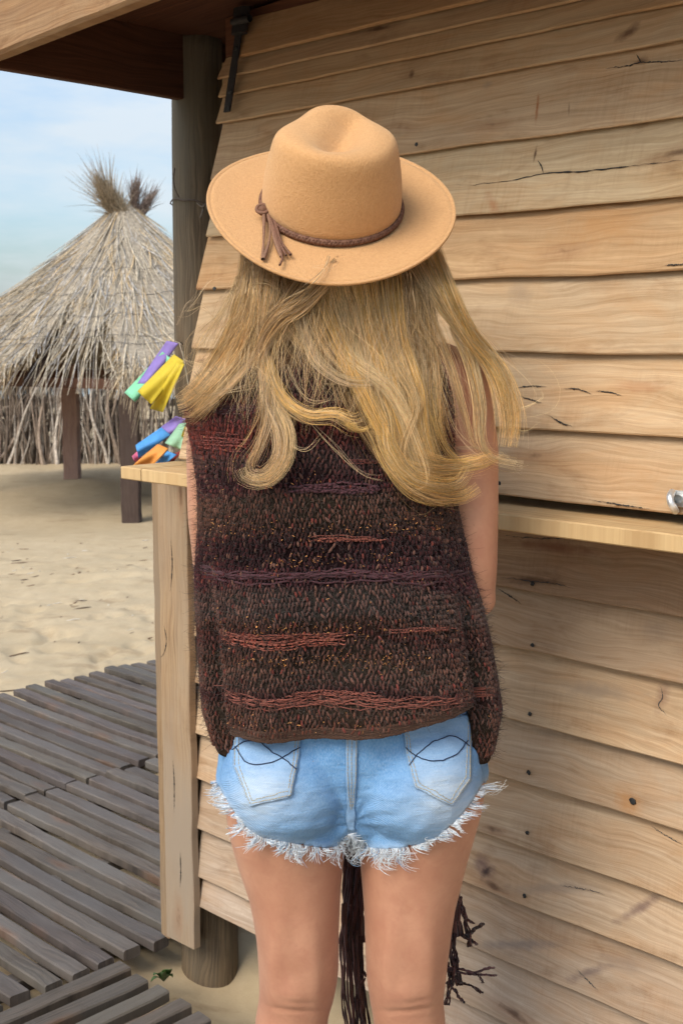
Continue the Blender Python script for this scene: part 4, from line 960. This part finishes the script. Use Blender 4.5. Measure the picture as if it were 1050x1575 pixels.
# laid-in yarns: rust slubs, dark mohair ridges, copper lurex
def laid(y0, xa, xb, n, spread, r, col, mat=m_yarn, wob=2.5, name='laid_yarn', off=.0022):
    r = r * .75; n = n + 2; wob = wob * .6; col = np.array(col) * .95
    P = []; CC = []
    for q in range(n):
        m = 60; xs = np.linspace(xa + r_.normal()*8, xb + r_.normal()*8, m); yb = y0 + r_.normal()*spread; f1, f2 = r_.uniform(0, 6, 2)
        sxx = np.clip((xs - 520) / 212, -.97, .97); ph = np.arcsin(np.sign(sxx)*np.abs(sxx)**(1/.86)); ys_ = yb + wob*np.sin(xs*.05 + f1) + wob*.5*np.sin(xs*.17 + f2) - 7*np.sin(xs*.012+.8) + (xs-520)*.035 - 0
        p = vsurf(ph, ys_); p[:, 1] -= off + .0012*np.sin(xs*.45 + f1); p[:, 1] -= .0016*np.sign(np.sin(np.arange(m)*1.9 + q)); P.append(p); CC.append(np.array(col) * r_.uniform(.65, 1.35))
    return tube_obj(name, np.array(P), r, mat, vest, 5, np.array(CC))
laid(832, 498, 600, 4, 2.0, .0011, (.20, .062, .042)); laid(985, 355, 520, 9, 5, .0011, (.22, .068, .045)); laid(972, 590, 680, 3, 3, .0010, (.19, .060, .042)); laid(1082, 335, 740, 7, 4.5, .0011, (.18, .058, .040), wob=4)
laid(680, 305, 400, 8, 9, .0011, (.17, .048, .038)); laid(712, 560, 690, 2, 4, .001, (.15, .045, .036)); laid(886, 320, 735, 7, 4, .0016, (.060, .024, .028), wob=4); laid(628, 300, 480, 6, 6, .0014, (.060, .026, .028)); laid(756, 470, 600, 5, 4, .0018, (.065, .025, .030), wob=4)
laid(1068, 440, 560, 2, 2, .0011, (.19, .060, .042))
# twilled edging along the back hem
P = []; CC = []
for q in range(13):
    ph = np.linspace(-math.radians(58), math.radians(58), 160); p = vsurf(ph, hem_y(ph) - 1 - q*1.25 + .5*np.sin(ph*60 + q*1.6)); p[:, 1] -= .0012 + .0010*np.sin(ph*260 + q*2.2); P.append(p); CC.append(np.array((.060, .030, .019)) * r_.uniform(.6, 1.3))
tube_obj('hem_edging', np.array(P), .0009, m_yarn, vest, 5, np.array(CC))
# copper glints
P = []; R = []; CC = []
for (y0, xa, xb, n, sp_) in [(812, 330, 700, 110, 7), (858, 420, 620, 70, 9), (800, 600, 720, 30, 8), (965, 400, 560, 70, 6), (960, 320, 720, 60, 9), (1012, 380, 640, 110, 6), (1000, 320, 740, 50, 22), (722, 320, 520, 45, 18), (1110, 340, 560, 40, 8), (1050, 330, 740, 40, 60), (880, 330, 730, 40, 40)]:
    for q in range(n):
        x = r_.uniform(xa, xb); y = y0 + r_.normal()*sp_; sxx = np.clip((x-520)/212, -.97, .97); ph = math.asin(math.copysign(abs(sxx)**(1/.86), sxx)); p = vsurf(ph, y); p[1] -= .0062
        d = r_.normal(size=3)*.0007; d[1] *= .3; P.append([p-d, p, p+d]); R.append([.0002, .0004, .0002]); CC.append(np.array((.75, .34, .12)) * r_.uniform(.6, 1.4))
tube_obj('lurex_glints', np.array(P), np.array(R), m_glit, vest, 4, np.array(CC))['kind'] = 'stuff'
# fuzz
nf = 17000; ph = r_.uniform(-1.75, 1.75, nf); y = 540 + r_.random(nf) * (hem_y(ph) - 545); p0 = vsurf(ph, y)
e1 = vsurf(ph + .004, y) - p0; e2 = vsurf(ph, y + 1) - p0; nn = np.cross(e1, e2); nn /= np.linalg.norm(nn, axis=1, keepdims=True); o_ = p0 - np.stack([0*y + .0, 1.66 + 0*y, p0[:, 2]], 1); nn *= np.sign((nn*o_).sum(1))[:, None]
d = nn * r_.uniform(.2, 1, (nf, 1)) + r_.normal(size=(nf, 3)) * .7; L = r_.uniform(.003, .011, (nf, 1))
P = np.stack([p0 + nn*.001 + d*L*u + r_.normal(size=(nf, 3))*.0008*u for u in (0, .35, .7, 1)], 1); R = np.array([.00022, .0002, .00016, .00006])[None] * r_.uniform(.7, 1.3, (nf, 1))
bx, by = topx(p0); CC = np.array([band(a, b)[0] for a, b in zip(bx, by)]) * r_.uniform(.5, 1.1, (nf, 1))
tube_obj('wool_fuzz', P, R, m_yarn, vest, 3, CC)
# long front fringe: bundles of twisted yarn hanging in front of the legs
def fringe(starts, name):
    P = []; R = []; CC = []
    for (pts, n, w, Yp, r0, col) in starts:
        for q in range(n):
            f = r_.uniform(0, 6); o1 = r_.normal()*w; o2 = r_.normal()*w; s_ = spline(pts, 22); Pq = []
            for k, (x, y) in enumerate(s_):
                u = k/21; Pq.append(at(x + o1*(1-u) + o2*u + 1.6*math.sin(u*14+f), y + r_.normal()*.4, Yp + .012*math.cos(u*14+f) + .012*math.sin(f)))
            P.append(Pq); rr = r0*r_.uniform(.7, 1.2); R.append([rr*(1+.25*math.sin(k*2.1+f)) for k in range(22)]); CC.append(np.array(col)*r_.uniform(.5, 1.5))
    return tube_obj(name, np.array(P), np.array(R), m_yarn, vest, 6, np.array(CC))
DK = (.080, .036, .030)
fringe([([(543, 1180), (544, 1260), (543, 1330), (541, 1400), (540, 1450)], 34, 13, 1.83, .0035, (.050, .021, .020)),
        ([(530, 1390), (532, 1440), (538, 1500), (545, 1580), (552, 1660)], 6, 5, 1.81, .0018, DK), ([(538, 1390), (545, 1450), (552, 1520), (562, 1590), (568, 1680)], 7, 5, 1.82, .0018, DK),
        ([(548, 1380), (552, 1440), (556, 1500), (560, 1560), (575, 1680)], 8, 5, 1.83, .0020, (.06, .026, .024)), ([(528, 1410), (526, 1470), (530, 1540), (540, 1620)], 5, 3, 1.82, .0015, DK), ([(545, 1480), (556, 1500), (548, 1530), (556, 1575)], 5, 6, 1.82, .0015, DK)], 'front_fringe')
fringe([([(690, 1300), (700, 1350), (702, 1400), (708, 1440)], 9, 4, 1.80, .0022, DK), ([(706, 1380), (712, 1400), (718, 1432), (722, 1455)], 5, 3, 1.80, .0018, DK), ([(704, 1390), (716, 1412), (730, 1420)], 3, 1.5, 1.80, .0013, DK),
        ([(716, 1440), (728, 1430), (742, 1421)], 4, 2.2, 1.795, .0022, (.075, .045, .035)), ([(715, 1440), (724, 1447), (732, 1452)], 4, 2, 1.8, .0016, DK),
        ([(690, 1420), (694, 1460), (698, 1490), (702, 1515)], 8, 5, 1.80, .0022, DK), ([(688, 1488), (705, 1490), (728, 1496), (745, 1490), (758, 1488)], 4, 2.0, 1.79, .0014, (.10, .045, .045)),
        ([(688, 1492), (712, 1497), (738, 1499), (762, 1500)], 3, 1.6, 1.79, .0014, (.10, .045, .045)), ([(722, 1497), (735, 1500), (741, 1512)], 2, .8, 1.79, .0014, DK), ([(692, 1500), (710, 1512), (728, 1518), (738, 1527)], 3, 1.2, 1.79, .0015, DK),
        ([(686, 1510), (698, 1522), (706, 1534), (712, 1541)], 3, 1.2, 1.79, .0015, DK), ([(690, 1480), (692, 1510), (686, 1545)], 4, 3, 1.80, .0016, DK)], 'side_fringe')

# ---------------------------------------------------------------- hat
tilt = math.radians(37); roll = math.radians(4.5)
from mathutils import Matrix
Rm = Matrix.Rotation(roll, 3, 'Y') @ Matrix.Rotation(tilt, 3, 'X'); Rn = np.array(Rm)
HO = at(509.5, 321, 1.615)
def hw_(p): return HO + np.asarray(p) @ Rn.T
hat = []
nth = 144; rb = .094; RB = .158
prof_crown = [(1.0, .000), (1.0, .012), (.985, .03), (.962, .05), (.925, .07), (.895, .086), (.87, .099), (.835, .109), (.77, .1155), (.62, .119), (.42, .118), (.26, .118), (.12, .118), (0.02, .118)]
pc_ = spline(prof_crown, 46)
def crown_pt(f, h, th):
    h = h * .93; ox, oy = .0875, .088
    r = f; tx = r*ox*math.sin(th); ty = r*oy*math.cos(th)     # +y is the front of the hat (away from the camera)
    hh = h
    k = max(0, 1 - f)
    # centre crease, teardrop: deep at the middle, running front to back
    top = max(0., min(1., (h - .055) / .055)); top = top*top*(3-2*top)
    crease = (.75 + .25*math.exp(-((ty + .02)/.03)**2)) * math.exp(-(((tx - .006 - .25*ty)) / .024)**2) * math.exp(-((ty - .004) / .056)**4); hh -= .025 * crease * top
    # front pinches
    for sx in (-1, 1):
        d = math.exp(-((tx - sx*.062)/.030)**2 - ((ty - .052)/.042)**2) * top; tx -= sx*.009*d; hh -= .005*d
    # higher rear-left shoulder of the crown
    hh += .004*math.sin(th*2+1)*top*f - .006 * top * max(0, ty/.1)
    hh += .0015*math.sin(3*th + h*30)*f; tx += .0012*math.sin(5*th+1)*top*f
    # soft dents in the side
    return (tx, ty, hh)
V = []; 
for (f, h) in pc_:
    for k in range(nth): V.append(hw_(crown_pt(f, h, 2*math.pi*k/nth)))
np_ = len(pc_)
Fc = [(i*nth+k, i*nth+(k+1) % nth, (i+1)*nth+(k+1) % nth, (i+1)*nth+k) for i in range(np_-1) for k in range(nth)] + [(len(V), (np_-1)*nth+k, (np_-1)*nth+(k+1) % nth) for k in range(nth)]
V.append(np.mean(V[(np_-1)*nth:(np_)*nth], axis=0))
V0 = len(V)
def brim_pt(r, th):
    f = max(0, (r - .0875)/(RB-.0875)); z = .004*f*f + .007*math.cos(2*th+.25)*f**1.5*(-1) + .002*math.sin(3*th+1)*f
    ex = .000 if True else 0; ox = r; oy = r * (1.02 - .04 * (1 - f)); return (ox*math.sin(th), oy*math.cos(th), z)
rr_ = list(np.linspace(.0875, RB - .0055, 16)) + [RB-.0045, RB-.0035, RB-.0015, RB]
rr_[0] = .0875
for i, r in enumerate(rr_):
    for k in range(nth):
        p = list(brim_pt(r, 2*math.pi*k/nth)); 
        if i == 16: p[2] -= .0007
        V.append(hw_(p))
Fc += [(V0+i*nth+k, V0+(i+1)*nth+k, V0+(i+1)*nth+(k+1) % nth, V0+i*nth+(k+1) % nth) for i in range(len(rr_)-1) for k in range(nth)]
# join crown foot to brim root
Fc += [(k, V0+k, V0+(k+1) % nth, (k+1) % nth) for k in range(nth)]
hato = mk('felt_hat', V, Fc, m_felt, person, True)
bm = bmesh.new(); bm.from_mesh(hato.data); bmesh.ops.remove_doubles(bm, verts=bm.verts, dist=.0004); bmesh.ops.recalc_face_normals(bm, faces=bm.faces); bm.to_mesh(hato.data); bm.free()
md = hato.modifiers.new('s', 'SOLIDIFY'); md.thickness = .003; md.offset = 0; hato.data.polygons.foreach_set('use_smooth', np.ones(len(hato.data.polygons), dtype=bool))
# braided cord: three strands woven round the foot of the crown
P = []; m = 900
for s_ in range(3):
    q = []
    for k in range(m):
        th = 2*math.pi*k/(m-1); w = th*42 + s_*2*math.pi/3; rad = 1.0 + .012 + .014*math.cos(2*w)*.6
        q.append(hw_((.0890*rad*math.sin(th), .0895*rad*math.cos(th), .007 + .0030*math.sin(w))))
    P.append(q)
cord = tube_obj('hat_band', np.array(P), .0020, m_cord, hato, 6, np.array([(.17, .085, .055), (.13, .062, .042), (.19, .10, .065)]))
thk = math.radians(180 + 68); kp = hw_((.0945*1.03*math.sin(thk), .0925*1.03*math.cos(thk), .008)); kp = at(404, 324, kp[1] - .006)
bm = bmesh.new(); ball(bm, kp, (.0065, .006, .0065)); me = bpy.data.meshes.new('k'); bm.to_mesh(me); bm.free(); me.materials.append(m_cord); a_ = me.attributes.new('tint', 'FLOAT_COLOR', 'POINT'); a_.data.foreach_set('color', np.tile(np.array((.16, .08, .05, 1), np.float32), len(me.vertices))); link(bpy.data.objects.new('cord_knot', me), cord)
Q = [kp + np.array([.0075*math.cos(a), -.002+.0065*math.sin(a)*.6, .0055*math.sin(a)+.002]) for a in np.linspace(0, 2*math.pi, 24)]; tube_obj('cord_wrap', np.array(Q), .0022, m_cord, cord, 6, (.19, .10, .065))
def hatsurf(x, y, off=.004):
    # point on the brim plane seen at (x,y)
    r = ray(x, y); n_ = Rn[:, 2]; l = ((HO + n_*.004 - CP) @ n_) / (r @ n_); return CP + r*l + n_*off
def tass(pts, r, col, offs): P = spline(pts, 20); o = np.interp(np.linspace(0, 1, 20), np.linspace(0, 1, len(offs)), offs); return np.array([hatsurf(x, y, q) for (x, y), q in zip(P, o)])
tl_ = [[(405, 328), (406, 350), (405, 380), (404, 402)], [(407, 328), (415, 350), (414, 375), (405, 402)], [(408, 326), (415, 345), (422, 372), (432, 398)], [(410, 326), (420, 352), (430, 378), (440, 396)], [(409, 328), (418, 350), (426, 376), (434, 400), (430, 411)], [(411, 327), (421, 345), (432, 375), (447, 395)]]
P = [tass(p, .002, None, [.010, .006, .0035, .003]) for p in tl_]
R = np.array([[.0019 + .0005*math.sin(k*.4+i) for k in range(20)] for i in range(6)])
tube_obj('tassel', np.array(P), R, m_cord, cord, 6, np.array([(.22, .12, .075)]*3 + [(.17, .085, .055)]*3))

# ---------------------------------------------------------------- hair
vest_b = bvh_of(vest.data); body_b = bvh_of(body_me)
gxs = np.arange(230, 861, 10.); gys = np.arange(380, 801, 10.)
DG = np.full((len(gys), len(gxs)), np.nan)
for i, y in enumerate(gys):
    for j, x in enumerate(gxs):
        best = None
        for b in (vest_b, body_b):
            h_, _ = hitpx(b, x, y)
            if h_ is not None and (best is None or h_[1] < best): best = h_[1]
        if best is not None: DG[i, j] = best
DG = np.where(np.isnan(DG), 1.655, DG)
for i, y in enumerate(gys):       # hair hangs from under the hat clear of the neck
    if y < 560: 
        lim_ = np.interp(y, [380, 410, 440, 560], [1.61, 1.585, 1.555, 1.57]); c_ = 1.0 * ((gxs - 525) / 175) ** 2; DG[i] = np.minimum(DG[i], lim_ + .05 * np.clip(c_, 0, 2))
for _ in range(5):
    Pd = np.pad(DG, 1, mode='edge'); DG = (Pd[:-2, 1:-1] + Pd[2:, 1:-1] + Pd[1:-1, :-2] + Pd[1:-1, 2:] + 2*Pd[1:-1, 1:-1]) / 6
def depth(x, y):
    i = np.clip((y-380)/10, 0, len(gys)-1.001); j = np.clip((x-230)/10, 0, len(gxs)-1.001); i0 = i.astype(int); j0 = j.astype(int); fi = i-i0; fj = j-j0
    return (DG[i0, j0]*(1-fi)*(1-fj) + DG[i0+1, j0]*fi*(1-fj) + DG[i0, j0+1]*(1-fi)*fj + DG[i0+1, j0+1]*fi*fj)
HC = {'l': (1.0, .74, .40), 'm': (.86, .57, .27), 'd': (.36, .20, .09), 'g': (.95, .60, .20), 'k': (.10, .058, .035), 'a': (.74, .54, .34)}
# lock: points, width profile, count, lift(m), colour keys
LK = [
 # broad base mass on the right
 ([(500, 425), (512, 480), (540, 560), (575, 640), (620, 710), (665, 752)], (60, 66, 46), 320, .010, 'mdk'),
 ([(545, 425), (556, 490), (580, 570), (605, 650), (640, 715), (690, 745)], (64, 70, 50), 440, .014, 'mdl'),
 ([(590, 425), (600, 490), (618, 570), (628, 650), (655, 710), (710, 728)], (60, 54, 40), 430, .014, 'lmd'),
 ([(635, 420), (645, 480), (652, 560), (656, 640), (664, 700), (695, 738)], (54, 40, 28), 280, .014, 'lmd'),
 ([(520, 430), (545, 520), (570, 590), (600, 660), (640, 720), (670, 762)], (40, 46, 24), 260, .020, 'lm'),
 ([(560, 432), (575, 500), (600, 580), (622, 660), (650, 730), (715, 738)], (36, 30, 20), 220, .024, 'lg'),
 ([(600, 430), (612, 520), (640, 600), (655, 680), (680, 725), (745, 700)], (34, 28, 18), 200, .026, 'lg'),
 ([(480, 440), (510, 500), (545, 575), (590, 660), (640, 730), (700, 755), (735, 745)], (26, 26, 16), 210, .024, 'mg'),
 ([(560, 600), (590, 640), (600, 690), (640, 735), (700, 742), (728, 700)], (30, 30, 18), 110, .032, 'lg'),
 ([(650, 560), (668, 640), (690, 690), (730, 716), (780, 690)], (22, 14, 10), 30, .030, 'gl'),
 ([(500, 470), (530, 540), (600, 600), (640, 680), (655, 745), (612, 752)], (30, 24, 12), 90, .030, 'l'),
 ([(620, 450), (600, 540), (640, 620), (620, 700), (655, 752)], (26, 20, 12), 90, .030, 'lm'),
 ([(600, 640), (630, 700), (680, 718), (730, 712), (765, 700)], (50, 30, 14), 260, .028, 'gm'),
 ([(585, 650), (615, 720), (660, 755), (705, 762), (742, 742)], (44, 30, 14), 280, .026, 'gmd'),
 ([(575, 660), (600, 715), (640, 760), (675, 770), (700, 764)], (26, 22, 12), 170, .024, 'mdg'),
 # right lock over the shoulder
 ([(650, 415), (678, 455), (716, 510), (760, 572), (780, 645), (778, 702)], (40, 24, 22), 280, .020, 'lmg'),
 ([(668, 408), (690, 450), (725, 520), (770, 575), (790, 640), (780, 700)], (26, 24, 20), 230, .022, 'lg'),
  ([(640, 425), (660, 490), (690, 560), (712, 630), (730, 690), (770, 702)], (20, 10, 6), 40, .022, 'lm'),
 ([(700, 500), (722, 560), (735, 620), (738, 680), (755, 705), (815, 718)], (22, 20, 10), 70, .024, 'lg'),
 ([(680, 440), (720, 500), (755, 540), (782, 590), (786, 650), (800, 662)], (8, 10, 8), 46, .024, 'lm'),
 ([(650, 470), (668, 560), (676, 640), (690, 700)], (26, 14, 8), 70, .016, 'mg'),
 # left: flowing out to the shoulder
 ([(400, 420), (390, 470), (365, 530), (325, 585), (288, 620), (262, 628)], (40, 30, 10), 460, .016, 'lma'),
 ([(385, 415), (374, 455), (352, 520), (316, 575), (284, 608), (266, 624)], (30, 22, 9), 260, .014, 'lam'),
 ([(405, 430), (392, 500), (365, 555), (320, 610), (292, 640), (268, 640)], (22, 14, 8), 240, .022, 'mdl'),
 ([(400, 520), (380, 560), (345, 600), (310, 630), (286, 648)], (10, 9, 5), 90, .024, 'ma'),
 ([(410, 430), (405, 480), (400, 540)], (50, 34, 16), 300, .020, 'lma'),
 # knot-like crossing lock
 ([(510, 432), (470, 462), (430, 490), (404, 530), (402, 548)], (20, 26, 12), 260, .032, 'mda'),
 ([(470, 440), (440, 470), (412, 510), (400, 540), (380, 570)], (24, 26, 10), 220, .026, 'dma'),
 # hanging curl in the middle
 ([(402, 530), (410, 570), (418, 620), (436, 665), (434, 705), (408, 735), (380, 730), (371, 708)], (18, 34, 20), 230, .024, 'lma'),
 ([(410, 545), (414, 600), (410, 650), (398, 690), (385, 715), (392, 735)], (12, 18, 8), 130, .022, 'amd'),
 # curve sweeping right
 ([(404, 535), (418, 580), (440, 618), (475, 638), (515, 636), (545, 648), (565, 640)], (14, 18, 12), 130, .026, 'lgm'),
 ([(520, 640), (535, 655), (555, 662), (575, 655)], (8, 6, 3), 40, .030, 'g'),
 # upper centre, dark underside and loose
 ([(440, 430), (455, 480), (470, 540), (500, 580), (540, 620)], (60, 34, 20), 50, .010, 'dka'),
 ([(470, 430), (480, 470), (510, 530), (560, 590), (600, 650)], (36, 36, 24), 120, .018, 'ldm'),
 ([(450, 450), (470, 520), (490, 560), (540, 590), (600, 585)], (20, 12, 6), 60, .026, 'la'),
 ([(425, 440), (440, 480), (462, 520), (500, 555)], (44, 30, 20), 190, .018, 'adm'),
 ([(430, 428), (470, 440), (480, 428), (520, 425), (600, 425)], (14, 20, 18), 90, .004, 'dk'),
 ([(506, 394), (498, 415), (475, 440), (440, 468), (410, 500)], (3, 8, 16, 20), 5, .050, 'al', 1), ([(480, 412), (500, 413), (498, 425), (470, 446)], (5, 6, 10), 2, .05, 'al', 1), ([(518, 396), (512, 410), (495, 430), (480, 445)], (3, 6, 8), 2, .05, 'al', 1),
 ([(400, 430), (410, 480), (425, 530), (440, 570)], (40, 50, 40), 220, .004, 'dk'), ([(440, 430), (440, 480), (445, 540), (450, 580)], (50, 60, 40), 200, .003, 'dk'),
]
def strands(locks, NP=26):
    P = []; R = []; CC = []
    for (pts, wd, n, lift, ck, *ov) in locks:
        pts = [(pts[0][0] - (pts[1][0]-pts[0][0])*.3, pts[0][1] - 28)] + list(pts[1:]) if pts[0][1] < 445 and n > 40 else pts; c = spline(pts, NP); tg = np.gradient(c, axis=0); tg /= np.linalg.norm(tg, axis=1, keepdims=True); pr = np.stack([-tg[:, 1], tg[:, 0]], 1); u = np.linspace(0, 1, NP)
        W_ = np.interp(u, np.linspace(0, 1, len(wd)), wd) / 2
        nc = max(4, n // 9); cu = r_.uniform(-1, 1, nc); cp = r_.uniform(0, 6.28, nc); cd = r_.uniform(0, 1, nc); cc = r_.integers(0, len(ck), nc); cb = r_.uniform(.6, 1.25, nc); ca = r_.normal(size=nc)
        for q in range(int(n*1.3)):
            g = r_.integers(0, nc); pull = u**1.3*r_.uniform(.1, .75)
            off = (r_.uniform(-1, 1)*(1-pull) + cu[g]*pull + r_.normal()*.10) * W_ + (2.2*np.sin(u*5 + cp[g]) + ca[g]*4.5*u*u + r_.normal()*2.6*u*u + r_.uniform(.4, 1.4)*np.sin(u*r_.uniform(7, 16) + r_.uniform(0, 6)))
            if r_.random() < .10: off = off + r_.normal()*13*u**1.6
            xy = c + pr*off[:, None]; e = r_.uniform(.86, 1.0) if r_.random() < .55 else r_.uniform(.5, .9)
            m = max(6, int(NP*e)); idx = np.linspace(0, m-1, NP); xy = np.column_stack([np.interp(idx, np.arange(NP), xy[:, 0]), np.interp(idx, np.arange(NP), xy[:, 1])])
            dz = lift * (.35 + .65*np.sin(np.clip(u*1.3, 0, 1)*1.57)) + .006*cd[g] + r_.uniform(0, .006) + .003*np.sin(u*6+cp[g])
            Yd = depth(xy[:, 0], xy[:, 1]) - dz
            if ov: Yd = np.minimum(Yd, np.array([hatsurf(x, y, .006)[1] if y < 437 else 9 for x, y in xy]))
            P.append(np.array([at(x, y, d_) for (x, y), d_ in zip(xy, Yd)])); w = r_.uniform(.00015, .00034); R.append(w*np.interp(u, [0, .1, .7, 1], [.8, 1, .9, .25]))
            col = np.array(HC[ck[cc[g]]] if r_.random() < .75 else HC[ck[r_.integers(0, len(ck))]]) * cb[g]*r_.uniform(.75, 1.2)
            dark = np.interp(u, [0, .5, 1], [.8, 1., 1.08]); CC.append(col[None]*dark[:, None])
    return np.array(P), np.array(R), np.array(CC)
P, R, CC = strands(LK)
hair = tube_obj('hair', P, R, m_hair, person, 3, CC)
# flyaways
FL = []
for pts in [[(680, 470), (720, 520), (790, 560), (828, 600), (822, 630), (800, 636)], [(760, 640), (800, 632), (835, 612), (822, 592), (800, 592)], [(770, 690), (800, 720), (820, 716)], [(780, 655), (800, 664), (822, 656), (834, 650)],
            [(390, 450), (395, 436), (415, 434), (440, 452), (452, 470)], [(455, 640), (450, 680), (470, 690), (505, 660)], [(440, 560), (470, 610), (505, 615), (515, 600)], [(540, 640), (552, 600), (560, 590)], [(500, 590), (560, 585), (620, 578), (665, 573)],
            [(282, 552), (300, 560), (330, 552)], [(290, 480), (320, 430), (350, 420)], [(272, 500), (285, 470), (300, 460), (320, 430)], [(340, 500), (310, 470), (285, 478), (270, 470)], [(275, 585), (262, 605), (258, 625)],
            [(480, 650), (520, 690), (560, 730), (600, 740)], [(690, 560), (700, 620), (720, 680), (780, 690)], [(330, 560), (380, 560), (430, 600)], [(300, 610), (350, 600), (400, 590)], [(700, 690), (740, 690), (770, 720), (800, 722)],
            [(680, 600), (700, 660), (740, 700), (790, 690)], [(560, 440), (600, 520), (700, 580)]]:
    FL.append((pts, (5, 7, 5), 5, .030, 'la'))
for q in range(260):
    x = r_.uniform(385, 450) if r_.random() < .25 else r_.uniform(450, 660); y0 = 430; dx = r_.normal()*32 + (x - 510)*.34
    FL.append(([(x, y0), (x + dx*.3, y0 + 60), (x + dx*.8 + r_.normal()*15, y0 + 130), (x + dx*1.2 + r_.normal()*25, y0 + 200 + r_.uniform(0, 60))], (4, 8, 10), 2, .030, 'lam'))
for q in range(26):     # wispy haze of hair beside the post
    x = r_.uniform(360, 390); FL.append(([(x, 425), (x - 18 + r_.normal()*8, 470), (x - 50 + r_.normal()*14, 530), (x - 75 + r_.normal()*16, 590)], (6, 12, 12), 3, .018, 'al'))
P, R, CC = strands(FL); R = R*.62
tag(tube_obj('loose_hair', P, R, m_hair, hair, 3, CC), label='loose wind-blown strands')
